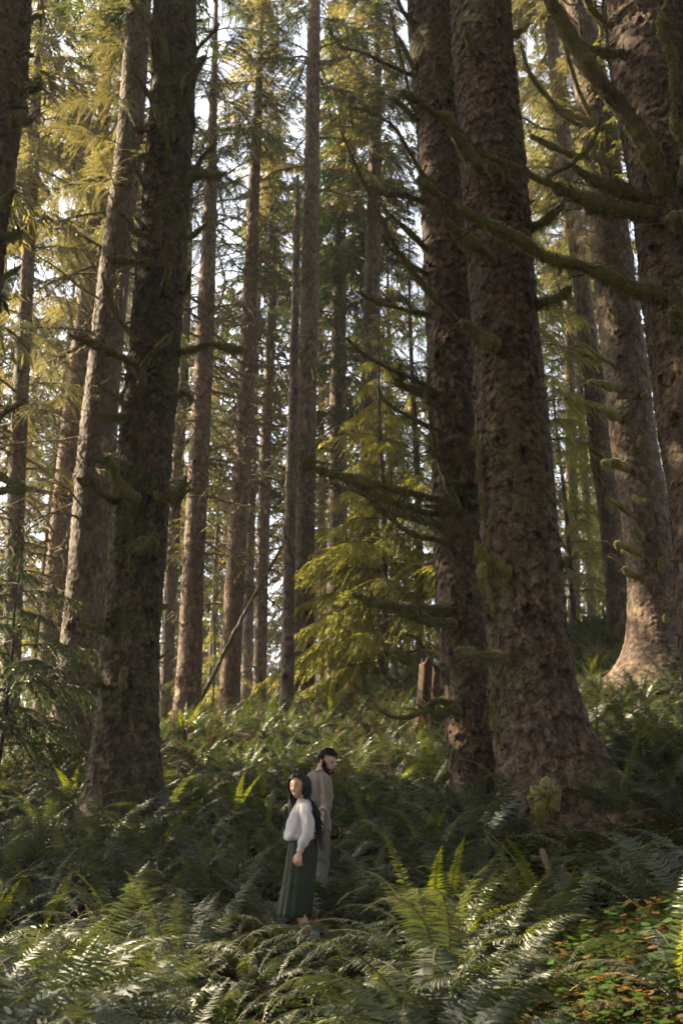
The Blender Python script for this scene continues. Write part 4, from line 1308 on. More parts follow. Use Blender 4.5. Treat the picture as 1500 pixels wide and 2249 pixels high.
fr = random.Random(21)
def lower_right0(x, y):
    return 5.0 < y < 11.5 and x > .10 * y and math.sin(x * 2.3 + y * 1.1) > -.6
cells = []
pts_ = []
tries = 0
def ok_fern(x, y, m):
    for (a, b, r) in TREES:
        if (x - a) ** 2 + (y - b) ** 2 < (r + .28) ** 2: return False
    pd = path_dist(x, y)
    if pd < (.30 if y > 7.5 else .38) and y < 12.4: return False
    # low leafy patch below the flared roots
    if 1.4 < x < 4.6 and 8.3 < y < 13.2 and (x - 2.9) ** 2 / 2.2 + (y - 11.4) ** 2 / 3.2 < 1: return False
    # keep the view of the pair open
    if y < 9.8 and y > 3.6 and abs(x - (WOMAN[0] * y / 10.0)) < .20 * (y / 10.0) + .12: return False
    for (a, b) in pts_:
        if abs(a - x) < m and abs(b - y) < m and (x - a) ** 2 + (y - b) ** 2 < m * m: return False
    return True
while len(pts_) < 950 and tries < 60000:
    tries += 1
    y = 3.1 + 27.5 * fr.random() ** .75
    x = fr.uniform(-.44, .44) * y + fr.uniform(-.6, .6)
    if 3.5 < y < 9.0 and .145 * y < x < .62 * y: continue
    if 2.5 < y < 9.2 and x > .14 * y and math.sin(x * 5.1 + 2) * math.sin(y * 4.3) > -.72: continue
    if lower_right0(x, y) and math.sin(x * 4.1) * math.sin(y * 3.7 + 1) > -.35: continue
    if 7.6 < y < 9.75 and -.62 < x < -.12: continue
    if ok_fern(x, y, .50 if y < 9 else .56):
        pts_.append((x, y))
pts_.sort(key=lambda p: p[1])
print('ferns', len(pts_))

def fern(x, y, label=None, parts=True, s=1.0, nf=16, bright=False, group=None):
    z = gz(x, y)
    lab = label or ('sword fern ' + landmark(x, y))
    g = group or ('sword ferns ' + landmark(x, y))
    if not parts:
        o = obj('sword_fern', fr.choice(LOWM), None, (x, y, z - .03), (0, 0, fr.random() * 6.28), (s, s, s))
        tag(o, lab, 'fern', g)
        return o
    root = empty('sword_fern', (x, y, z - .03), lab, 'fern', g)
    nb = nd_ = 0
    root.rotation_euler = (fr.uniform(-.1, .1), fr.uniform(-.1, .1), 0)
    a = fr.random() * 6.28
    for i in range(nf):
        a += 2.4 + fr.uniform(-.25, .25)
        q = fr.random()
        if q < .05: me = fr.choice(FRD); nd_ += 1
        elif bright and q < .5: me = fr.choice(FRB); nb += 1
        elif q < .09 and y > 6: me = fr.choice(FRB); nb += 1
        else: me = fr.choice(FR)
        sc = s * fr.uniform(.75, 1.12)
        obj('frond', me, root, (.03 * math.cos(a), .03 * math.sin(a), 0), (fr.uniform(-.35, .35), fr.uniform(-.12, .15), a), (sc, sc * fr.uniform(.85, 1.1), sc))
    if not label:
        size = 'small' if s < .95 else ('large' if s > 1.2 else 'mid-sized')
        ft = 'bright yellow-green' if nb >= 3 else 'brown-tinged' if nd_ >= 2 else 'green' if nb + nd_ else 'dark green'
        root['label'] = f'{size} {ft} sword fern {landmark(x, y)}, {third(x, y)}'
    return root
def third(x, y):
    q = (x / y * 9.7 + 40) % 1.0
    return 'left part' if q < .33 else ('middle part' if q < .66 else 'right part')
def lower_right(x, y):
    return y < 9.8 and x > .06 * y + .1
for i, (x, y) in enumerate(pts_[:300]):
    s = fr.uniform(.82, 1.18) * (1.15 if y < 6.5 else 1)
    if path_dist(x, y) < .8: s *= .72
    if y < 4.8 and x > .1 * y: s *= .62
    if 4.6 < y < 7.7 and -.11 < x / y < .035: s *= .62
    if abs(x - WOMAN[0] * y / 10.0) < .75 and 6 < y < 9.9: s *= .66
    if abs(x - WOMAN[0] * y / 10.0) < .55 and y <= 6: s *= .75
    fern(x, y, parts=True, s=s * 1.14, nf=14 if i < 150 else 12, bright=fr.random() < .12 and y > 7.5)

def cover(name, label, placer, mats, kind='stuff'):
    s = Soup(); placer(s)
    o = obj(name, s.mesh(name, mats, False)); tag(o, label, None, None, kind); return o
def rest_ferns(s):
    rg = np.random.default_rng(3)
    more = list(pts_[300:])
    for _ in range(150):
        y = rg.uniform(10, 31); x = rg.uniform(.45, .75) * y * rg.choice((-1, 1)); more.append((x, y))
    for (x, y) in more:
        c = LOWC[rg.integers(5)]; a = rg.random() * 6.28; k = rg.uniform(.7, 1.1)
        co, si = math.cos(a), math.sin(a)
        Rm = np.array([[co, -si, 0], [si, co, 0], [0, 0, 1]]) * k
        V = c.arr @ Rm.T + np.array((x, y, gz(x, y) - .03))
        first = True
        for (kk, mi), fs in c.G.items():
            if first:
                s.V.append(V); s.A.append(np.zeros(len(V)))
            s.G.setdefault((kk, mi), []).append(np.concatenate(fs) + s.n)
            first = False
        s.n += len(V)
cover('fern_cover', 'unbroken spread of more distant sword ferns on the crest and sides', rest_ferns, [M_FERN, M_FERN_DEAD])

def low_leaves(s):
    rg = np.random.default_rng(8)
    n = 26000
    y = 2.2 + 22 * rg.random(n) ** 1.25; x = rg.uniform(-.42, .42, n) * y
    # thicker below the flared roots and on the path
    n2 = 13000
    x2 = 2.7 + rg.standard_normal(n2) * 1.0; y2 = 10.8 + rg.standard_normal(n2) * 1.5
    n3 = 15000
    y3 = rg.uniform(3, 11, n3); x3 = np.where(rg.random(n3) < .3, -.15 + rg.standard_normal(n3) * .7, rg.uniform(.06, .40, n3) * y3)
    x = np.concatenate([x, x2, x3]); y = np.concatenate([y, y2, y3])
    clump = np.sin(x * 3.1 + 1) * np.sin(y * 2.7) + .5 * np.sin(x * 7 + y * 5)
    keep = clump + rg.uniform(-1, 1, len(x)) > -.2
    x, y = x[keep], y[keep]; n = len(x)
    z = ground_z(x, y) + rg.uniform(.01, .11, n)
    a = rg.random(n) * 6.28; r = rg.uniform(.016, .038, n)
    # three-lobed leaf: three quads meeting at the stalk
    for k in range(3):
        b = a + k * 2.094
        dx, dy = np.cos(b), np.sin(b)
        c = np.stack([x, y, z], -1)
        tip = c + np.stack([dx * r * 1.4, dy * r * 1.4, rg.uniform(-.35, .2, n) * r], -1)
        l = c + np.stack([(dx * .75 - dy * .65) * r, (dy * .75 + dx * .65) * r, r * .1], -1)
        q = c + np.stack([(dx * .75 + dy * .65) * r, (dy * .75 - dx * .65) * r, r * .1], -1)
        V = np.stack([c, q, tip, l], 1).reshape(-1, 3)
        s.add(V, np.arange(4 * n).reshape(-1, 4), 0)
cover('low_leaf_cover', 'low three-lobed green leaves carpeting the forest floor and path', low_leaves, [M_OXALIS])

def litter(s):
    rg = np.random.default_rng(9)
    n = 40000
    y = 2.0 + 22 * rg.random(n) ** 1.25; x = rg.uniform(-.45, .45, n) * y
    h = n // 3; y[:h] = rg.uniform(4, 12, h); x[:h] = rg.uniform(.02, .42, h) * y[:h]
    z = ground_z(x, y) + rg.uniform(.005, .05, n)
    d = rg.standard_normal((n, 3)) * np.array((1, 1, .25)); d /= np.linalg.norm(d, axis=1)[:, None]
    e = np.cross(d, np.array((0, 0, 1.0)) + rg.standard_normal((n, 3)) * .3); e /= np.linalg.norm(e, axis=1)[:, None]
    l = rg.uniform(.02, .09, n)[:, None]; w = rg.uniform(.003, .014, n)[:, None]
    c = np.stack([x, y, z], -1)
    V = np.stack([c - d * l, c + e * w, c + d * l, c - e * w], 1).reshape(-1, 3)
    s.add(V, np.arange(4 * n).reshape(-1, 4), 0)
cover('leaf_litter', 'brown twigs, dead leaflets and needles scattered on the soil', litter, [M_LITTER])

# fallen wood in front of the flared roots
def fallen(label, pts, ds, r0, r1, mat=None, lift=.0):
    P = [pt(x, y, d) for (x, y), d in zip(pts, ds)]
    for p in P:
        p[2] = max(p[2], gz(p[0], p[1]) + r1)
    b = P[0].copy(); b[2] = gz(b[0], b[1])
    s = Soup(); Q, q = resample([p - b for p in P], np.linspace(r0, r1, len(P)), .05)
    Q = Q + RNG.standard_normal(Q.shape) * .004
    add_tube(s, Q, q, 9, 0, wob=.10)
    o = obj('fallen_branch', s.mesh('fallen_branch', [mat or M_DEADWOOD], True), None, tuple(b))
    tag(o, label, 'branch')
fallen('bare curved branch lying across the leafy ground below the flared roots', [(1165, 1885), (1240, 1890), (1310, 1886), (1370, 1868), (1405, 1850)], [11.6, 11.6, 11.8, 12.1, 12.3], .035, .05, M_DEADWOOD)
fallen('short pale broken stick leaning into the ferns under the flared trunk', [(1192, 1870), (1205, 1915), (1225, 1950), (1250, 1985)], [11.0, 10.6, 10.3, 10.0], .035, .022, M_TWIG)

# arching ferns whose fronds cross in front of the pair
def hero_fern(px, py, d, azs, s, label, tilt=0.0, kinds=None):
    p = pt(px, py, d)
    root = empty('sword_fern', (p[0], d, gz(p[0], d) - .02), label, 'fern')
    for i, a in enumerate(azs):
        me = (kinds or FR)[i % len(kinds or FR)]
        k = s * random.uniform(.85, 1.1)
        obj('frond', me, root, (0, 0, 0), (random.uniform(-.3, .3), random.uniform(-.1, .1) + tilt, R(a)), (k, k, k))
ARCH = [FR[2], FR[3], FR[6], FR[8], FR[5]]
hero_fern(800, 2060, 9.0, [175, 190, 205, 160, 140, 220, 100, 250, 60, 20, 330, 280], 1.1, 'arching fern whose fronds sweep left across the hem of the green skirt', 0, ARCH)
hero_fern(775, 2010, 9.6, [180, 200, 150, 230, 120, 265, 80, 30, 300], .85, 'smaller fern close behind the arching one, at the couple\'s right', 0, ARCH)
hero_fern(560, 2110, 9.0, [10, 30, 350, 60, 100, 140, 180, 220, 270, 310], .75, 'fern left of the white shoes with a pale frond reaching over the path', 0, ARCH)
hero_fern(850, 2110, 7.4, [170, 190, 150, 210, 130, 240, 90, 50, 10, 320, 280], 1.15, 'big sprawling fern below and right of the couple with pale glossy fronds', 0, ARCH)
hero_fern(330, 2249, 4.6, [60, 80, 40, 100, 120, 20, 150, 200, 250, 300, 350], 1.1, 'sunlit fern at the bottom edge with upright green fronds', 0, FR)
hero_fern(500, 2249, 5.0, [70, 50, 30, 110, 130, 0, 160, 200, 250, 300], 1.15, 'fern at the bottom edge arching right over the path in a patch of sun', 0, FR)
hero_fern(985, 2240, 4.7, [70, 90, 110, 50, 140, 170, 250], .8, 'upright green fern at the bottom, right of the path', 0, FR[:5])
hero_fern(1500, 2150, 6.2, [90, 120, 150, 60, 180, 210, 30, 260, 310], 1.15, 'brown-tinged fern at the lower right corner', 0, [FR[2], FRD[0], FR[3], FRB[1], FRD[1]])
for (px, py, d, k) in ((600, 1540, 26.5, 3), (700, 1530, 27, 3), (735, 1535, 26, 3), (965, 1490, 22, 4), (1300, 1490, 24, 4), (560, 1550, 27, 3), (410, 1590, 25, 3)):
    hero_fern(px, py, d, [70 + 40 * i for i in range(9)], 1.15, {600: 'glowing yellow-green fern on the crest left of the central trunk', 700: 'glowing fern on the crest just right of the central trunk', 735: 'second glowing fern on the crest right of the central trunk',
        965: 'tall upright backlit fern touching the dark limbed spruce', 1300: 'upright backlit fern right of the flared trunk', 560: 'sunny crest fern below the slender spruce', 410: 'sunny crest fern below the lone brown spruce'}[px], 0, FRB)

hero_fern(752, 2040, 9.35, [178, 165, 150, 195, 125, 215, 95, 60, 25, 320, 270], .95, 'fern directly right of the skirt, its fronds brushing the cloth', 0, ARCH)
hero_fern(548, 2060, 9.4, [5, 25, 50, 75, 340, 110, 150, 200, 250], .8, 'fern directly left of the skirt with low spreading fronds', 0, ARCH)

def bank(s):
    """broad-leaved seedlings standing on the lower right bank"""
    rg = np.random.default_rng(77)
    for i in range(1300):
        y = rg.uniform(4.0, 9.5); x = rg.uniform(.12, .40) * y
        if rg.random() < .25: x = rg.uniform(1.6, 3.6); y = rg.uniform(9.5, 12.5)
        z = gz(x, y); h = rg.uniform(.08, .32)
        lean = rg.standard_normal(2) * .25 * h
        top = np.array((x + lean[0], y + lean[1], z + h)); b = np.array((x, y, z))
        w = .003
        s.add([b - (w, 0, 0), b + (w, 0, 0), top], [[0, 1, 2]], 1)
        mi = 0 if rg.random() < .72 else 2
        for k in range(rg.integers(5, 11)):
            t_ = rg.uniform(.35, 1.0); c = b + (top - b) * t_
            a = rg.random() * 6.28; L = rg.uniform(.035, .085)
            d = np.array((math.cos(a), math.sin(a), rg.uniform(-.4, .4))); e = np.array((-math.sin(a), math.cos(a), rg.uniform(-.3, .3)))
            s.add([c, c + d * L * .4 + e * L * .38, c + d * L, c + d * L * .4 - e * L * .38, c + d * L * .75 + e * L * .3, c + d * L * .75 - e * L * .3], [[0, 1, 4, 2], [0, 2, 5, 3]], mi)
cover('leafy_undergrowth', 'low broad-leaved green and russet seedlings on the lower right bank', bank, [M_OXALIS, M_RACHIS, M_RUSSET])

hero_fern(745, 2010, 10.35, [160, 200, 120, 240, 80, 40, 0, 320, 280, 180], 1.05, 'tall fern in front of the khaki trousers of the man', 0, [FR[0], FR[4], FR[7], FR[1]])

# ------------------------------------------------------------------ the couple
M_SKIN_W = plain('skin_warm', (.42, .235, .15), .5, .35, .06, 30)
M_SKIN_M = plain('skin_tan', (.36, .20, .14), .5, .35, .08, 30)
M_HAIR = plain('black_hair', (.010, .0075, .007), .5, .25, .4, 60)
M_HAIR_M = plain('dark_brown_hair', (.014, .009, .007), .7, .15, .4, 60)
M_SWEATER = plain('cream_knit', (.38, .335, .34), .9, .15, .05, 160, .35, sheen=.3)
M_SKIRT = plain('dark_green_cloth', (.026, .032, .021), .85, .2, .15, 50, .2)
M_JACKET = plain('taupe_wool', (.13, .105, .085), .95, .1, .12, 120, .4, sheen=.3)
M_PANTS = plain('khaki_cotton', (.10, .088, .066), .9, .15, .1, 60, .3)
M_SHOE = plain('white_leather', (.55, .55, .60), .55, .35, .04, 30)
M_SOLE = plain('white_rubber', (.48, .48, .50), .6, .3, .06, 30)
M_SOCK = plain('white_sock', (.50, .50, .53), .9, .1, .05, 90)
M_LIP = plain('lips', (.40, .11, .10), .45, .4, .05, 30)
M_TEETH = plain('teeth', (.75, .72, .68), .35, .5, .03, 30)
M_DARKLINE = plain('lashes', (.02, .013, .011), .6, .3, .1, 30)
M_SEAM = plain('seam_thread', (.14, .115, .095), .9, .1, .1, 60)

def rings(L, k=36):
    """closed loft; ring = (cx, cy, cz, lateral half, depth half, yaw of forward axis, ripple amp, ripple n)"""
    V = []
    th = np.linspace(0, 2 * math.pi, k, endpoint=False)
    for r in L:
        cx, cy, cz, a, b, yaw = r[:6]
        amp, nn = (r[6], r[7]) if len(r) > 6 else (0, 1)
        m = 1 + amp * np.cos(nn * th + cz * 3)
        f = np.array((math.cos(yaw), math.sin(yaw))); l = np.array((-math.sin(yaw), math.cos(yaw)))
        xy = (b * m * np.cos(th))[:, None] * f + (a * m * np.sin(th))[:, None] * l
        V.append(np.stack([cx + xy[:, 0], cy + xy[:, 1], np.full(k, cz)], -1))
    n = len(L)
    V = np.concatenate(V)
    i = np.arange(n - 1)[:, None] * k; j = np.arange(k)[None, :]; j2 = (j + 1) % k
    F = np.stack([i + j, i + j2, i + k + j2, i + k + j], -1).reshape(-1, 4)
    V = np.vstack([V, L[0][:3], L[-1][:3]])
    jj = np.arange(k)
    C = np.vstack([np.stack([np.full(k, n * k), (jj + 1) % k, jj], -1), np.stack([np.full(k, n * k + 1), (n - 1) * k + jj, (n - 1) * k + (jj + 1) % k], -1)])
    return V, F, C

def add3(s, t, mi=0):
    V, F, C = t
    s.V.append(V); s.A.append(np.zeros(len(V)))
    s.G.setdefault((4, mi), []).append(F + s.n); s.G.setdefault((3, mi), []).append(C + s.n)
    s.n += len(V)

def limb_tube(s, P, Rr, k=16, mi=0):
    Q, q = resample(P, Rr, .03)
    add3(s, tube(Q, q, k), mi)

def ball(s, c, r, M=None, k=18, mi=0):
    n = 12
    c = np.asarray(c, float); r = np.asarray(r, float) * np.ones(3)
    V = []
    for i in range(1, n):
        a = math.pi * i / n
        th = np.linspace(0, 2 * math.pi, k, endpoint=False)
        V.append(np.stack([np.sin(a) * np.cos(th), np.sin(a) * np.sin(th), np.full(k, math.cos(a))], -1))
    V = np.concatenate(V)
    V = np.vstack([V, [0, 0, 1], [0, 0, -1]]) * r
    if M is not None: V = V @ M.T
    V = V + c
    m = n - 1
    i = np.arange(m - 1)[:, None] * k; j = np.arange(k)[None, :]; j2 = (j + 1) % k
    F = np.stack([i + j, i + k + j, i + k + j2, i + j2], -1).reshape(-1, 4)
    jj = np.arange(k)
    C = np.vstack([np.stack([np.full(k, m * k), jj, (jj + 1) % k], -1), np.stack([np.full(k, m * k + 1), (m - 1) * k + (jj + 1) % k, (m - 1) * k + jj], -1)])
    add3(s, (V, F, C), mi)

def fuse(name, s, mats, voxel=.006, folds=None, it=2):
    """one continuous surface out of overlapping closed shapes"""
    me = s.mesh(name + '_raw', mats, False)
    o = bpy.data.objects.new('tmp', me); COL.objects.link(o)
    md = o.modifiers.new('r', 'REMESH'); md.mode = 'VOXEL'; md.voxel_size = voxel; md.adaptivity = 0
    sm = o.modifiers.new('s', 'SMOOTH'); sm.iterations = it; sm.factor = .5
    dg = bpy.context.evaluated_depsgraph_get()
    ev = o.evaluated_get(dg); m2 = bpy.data.meshes.new_from_object(ev)
    bpy.data.objects.remove(o)
    m2.name = name
    n = len(m2.vertices)
    V = np.empty(n * 3, np.float32); m2.vertices.foreach_get('co', V); V = V.reshape(-1, 3)
    if folds is not None:
        N = np.empty(n * 3, np.float32); m2.vertices.foreach_get('normal', N); N = N.reshape(-1, 3)
        V = V + N * folds(V)[:, None].astype(np.float32)
        m2.vertices.foreach_set('co', V.ravel())
    m2.polygons.foreach_set('use_smooth', np.ones(len(m2.polygons), bool))
    m2.update()
    return m2

def hand(s, wrist, d, n, side=1, curl=.5, sc=1.0):
    """wrist point, d direction of the hand, n back-of-hand normal"""
    d = np.array(d, float); d /= np.linalg.norm(d); n = np.array(n, float); n -= d * n.dot(d); n /= np.linalg.norm(n)
    l = np.cross(d, n) * side
    w = np.array(wrist, float)
    for k, (o, r) in enumerate([(.0, .024), (.02, .026), (.045, .031), (.07, .033), (.085, .03)]):
        pass
    # palm
    V = []; K = 12; th = np.linspace(0, 2 * math.pi, K, endpoint=False)
    prof = [(-.02, .022, .017), (.0, .025, .016), (.03, .036, .016), (.06, .040, .015), (.082, .038, .012)]
    for o, a, b in prof:
        c = w + d * o * sc
        V.append(c + (np.cos(th) * a * sc)[:, None] * l + (np.sin(th) * b * sc)[:, None] * n)
    V = np.concatenate(V); m = len(prof)
    i = np.arange(m - 1)[:, None] * K; j = np.arange(K)[None, :]; j2 = (j + 1) % K
    F = np.stack([i + j, i + j2, i + K + j2, i + K + j], -1).reshape(-1, 4)
    V = np.vstack([V, w + d * -.02 * sc, w + d * .086 * sc]); jj = np.arange(K)
    C = np.vstack([np.stack([np.full(K, m * K), (jj + 1) % K, jj], -1), np.stack([np.full(K, m * K + 1), (m - 1) * K + jj, (m - 1) * K + (jj + 1) % K], -1)])
    add3(s, (V, F, C))
    for k, (off, L) in enumerate([(.029, .070), (.010, .078), (-.010, .072), (-.029, .056)]):
        p = w + (d * .075 + l * off) * sc
        P = [p - d * .01]; a = .15 + curl * .25
        for q in range(4):
            dirv = d * math.cos(a) - n * math.sin(a) + l * off * 2.5
            P.append(P[-1] + dirv * L / 3.3 * sc); a += curl * .55
        add3(s, tube(P, np.array([.0095, .009, .0085, .008, .006]) * sc, 8))
    P = [w + (d * .015 + l * .026) * sc, w + (d * .045 + l * .050 - n * .008) * sc, w + (d * .075 + l * .056 - n * .018) * sc, w + (d * .095 + l * .050 - n * .026) * sc]
    add3(s, tube(P, np.array([.013, .012, .0105, .007]) * sc, 8))

def head_basis(f, tilt=0.0):
    f = np.array(f, float); f /= np.linalg.norm(f)
    up = np.array((math.sin(tilt), 0, math.cos(tilt)))
    r = np.cross(f, up); r /= np.linalg.norm(r)
    u = np.cross(r, f)
    return np.stack([r, f, u], 1)          # columns: right, forward, up

def head_point(D, extra=0.0, male=False):
    """D unit directions (n,3) in head frame -> surface points"""
    dx, dy, dz = D[:, 0], D[:, 1], D[:, 2]
    low = smooth(-dz * 1.15 + .05)
    x = .079 * dx * (1 - (.30 if not male else .20) * low)
    y = .094 * dy * (1 - .06 * low) + .012 * low * np.clip(dy, 0, 1)
    z = .118 * dz
    fr_ = np.clip(dy, 0, 1)
    g = lambda cx, cz, sx, sz: np.exp(-((dx - cx) / sx) ** 2 - ((dz - cz) / sz) ** 2) * (dy > 0)
    out = (.013 * g(0, -.02, .10, .20) + .016 * g(0, -.18, .13, .09) - .009 * g(.36, .07, .17, .12) - .009 * g(-.36, .07, .17, .12)
           + .006 * g(.45, -.22, .2, .16) + .006 * g(-.45, -.22, .2, .16) + .006 * g(0, -.47, .22, .08) + .008 * g(0, -.80, .22, .14)
           + .004 * g(0, .22, .5, .08))
    P = np.stack([x, y + out, z], -1)
    nrm = D / np.linalg.norm(D, axis=1)[:, None]
    return P + nrm * (extra if np.isscalar(extra) else np.asarray(extra)[:, None])

def sphere_dirs(n=48, k=64):
    a = np.linspace(0, math.pi, n); th = np.linspace(0, 2 * math.pi, k, endpoint=False)
    A, T = np.meshgrid(a, th, indexing='ij')
    return np.stack([np.sin(A) * np.cos(T), np.sin(A) * np.sin(T), np.cos(A)], -1).reshape(-1, 3), n, k

def add_head(s, c, B, male=False, sc=1.0):
    D, n, k = sphere_dirs()
    V = head_point(D, 0, male) * sc @ B.T + c
    i = np.arange(n - 1)[:, None] * k; j = np.arange(k)[None, :]; j2 = (j + 1) % k
    F = np.stack([i + j, i + k + j, i + k + j2, i + j2], -1).reshape(-1, 4)
    s.add(V, F)
    for sg in (-1, 1):       # ears
        p = np.array((sg * .077, -.008, -.008)) * sc
        ball(s, B @ p + c, np.array((.009, .019, .031)) * sc, B)

def fdir(dx, dz):
    return np.array((dx, math.sqrt(max(0, 1 - dx * dx - dz * dz)), dz))

def face_strip(name, c, B, pts, r, mat, parent, male, off=.001, sc=1.0, flat=1.0):
    D = np.array([fdir(a, b) for a, b in pts])
    P = head_point(D, off, male) * sc @ B.T + c
    Q, q = resample(P, np.array(r) * np.ones(len(P)), .003)
    s = Soup(); add3(s, tube(Q, q, 6))
    return obj(name, s.mesh(name, [mat], True), parent)

def cap(c, B, test, extra, male, noise=.003, n=60, k=84, sc=1.0):
    D, n, k = sphere_dirs(n, k)
    nz = (np.sin(D[:, 0] * 31 + D[:, 2] * 17) * np.sin(D[:, 1] * 27 + D[:, 2] * 23) + .6 * np.sin(D[:, 0] * 67 + D[:, 1] * 59)) * noise
    nz += RNG.standard_normal(len(D)) * noise * .35
    V = head_point(D, (extra(D) if callable(extra) else extra) + nz, male) * sc @ B.T + c
    i = np.arange(n - 1)[:, None] * k; j = np.arange(k)[None, :]; j2 = (j + 1) % k
    F = np.stack([i + j, i + k + j, i + k + j2, i + j2], -1).reshape(-1, 4)
    ok = test(D)
    F = F[ok[F].all(1)]
    return V, F

def shoe(parent, ankle, d, up, sc=1.0, name='shoe', label=None):
    """high-top canvas shoe; ankle = heel-top centre on the sole line, d toe direction"""
    d = np.array(d, float); d /= np.linalg.norm(d); up = np.array(up, float); up -= d * up.dot(d); up /= np.linalg.norm(up)
    l = np.cross(d, up)
    prof = [(-.062, .026, .060), (-.055, .033, .085), (-.02, .037, .098), (.03, .036, .085), (.07, .040, .062), (.12, .046, .048), (.16, .044, .042), (.185, .034, .034), (.197, .018, .024)]
    K = 16
    def loft(prof, z0f, hf):
        V = []
        th = np.linspace(0, 2 * math.pi, K, endpoint=False)
        for o, w, h in prof:
            h0, h1 = z0f(h), hf(h)
            cz = (h0 + h1) / 2; hh = (h1 - h0) / 2
            cx = np.sign(np.cos(th)) * np.abs(np.cos(th)) ** .7; sz = np.sign(np.sin(th)) * np.abs(np.sin(th)) ** .8
            V.append(ankle + sc * (d * o + (cx * w)[:, None] * l + (cz + sz * hh)[:, None] * up))
        V = np.concatenate(V); m = len(prof)
        i = np.arange(m - 1)[:, None] * K; j = np.arange(K)[None, :]; j2 = (j + 1) % K
        F = np.stack([i + j, i + j2, i + K + j2, i + K + j], -1).reshape(-1, 4)
        V = np.vstack([V, V[:K].mean(0), V[(m - 1) * K:m * K].mean(0)]); jj = np.arange(K)
        C = np.vstack([np.stack([np.full(K, m * K), (jj + 1) % K, jj], -1), np.stack([np.full(K, m * K + 1), (m - 1) * K + jj, (m - 1) * K + (jj + 1) % K], -1)])
        return V, F, C
    s = Soup(); add3(s, loft(prof, lambda h: .018, lambda h: h))
    add3(s, tube([ankle + up * .06 * sc - d * .018 * sc, ankle + up * .12 * sc - d * .016 * sc], np.array([.043, .040]) * sc, 14))
    o = obj(name, fuse('shoe', s, [M_SHOE], .005, it=1), parent)
    s = Soup(); add3(s, loft([(a, w * 1.08, .02) for a, w, h in prof], lambda h: .0, lambda h: .024))
    obj('sole', s.mesh('sole', [M_SOLE], True), o)
    s = Soup()
    for q in range(4):
        p = ankle + sc * (d * (.045 + .022 * q) + up * (.086 - .010 * q))
        add_tube(s, [p - l * .022, p + up * .006, p + l * .022], [.0035] * 3, 5)
    p = ankle + sc * (d * .03 + up * .1)
    add_tube(s, [p - l * .03 + up * .01, p - l * .012 - up * .004, p, p + l * .012 - up * .004, p + l * .03 + up * .01], [.003] * 5, 5)
    obj('laces', s.mesh('laces', [M_SOCK], True), o)
    return o

def hair_strand(s, P, r0, r1, wave, ph, k=6):
    Q, _ = resample(P, np.zeros(len(P)), .02)
    n = len(Q); t = np.linspace(0, 1, n)
    amp = wave * smooth(t * 1.6)
    Q = Q + np.stack([np.sin(t * 17 + ph) * amp, np.cos(t * 15 + ph * 1.3) * amp, np.zeros(n)], -1)
    r = (r0 + (r1 - r0) * t) * np.clip((1 - t) * 8, .15, 1)
    add3(s, tube(Q, r, k))

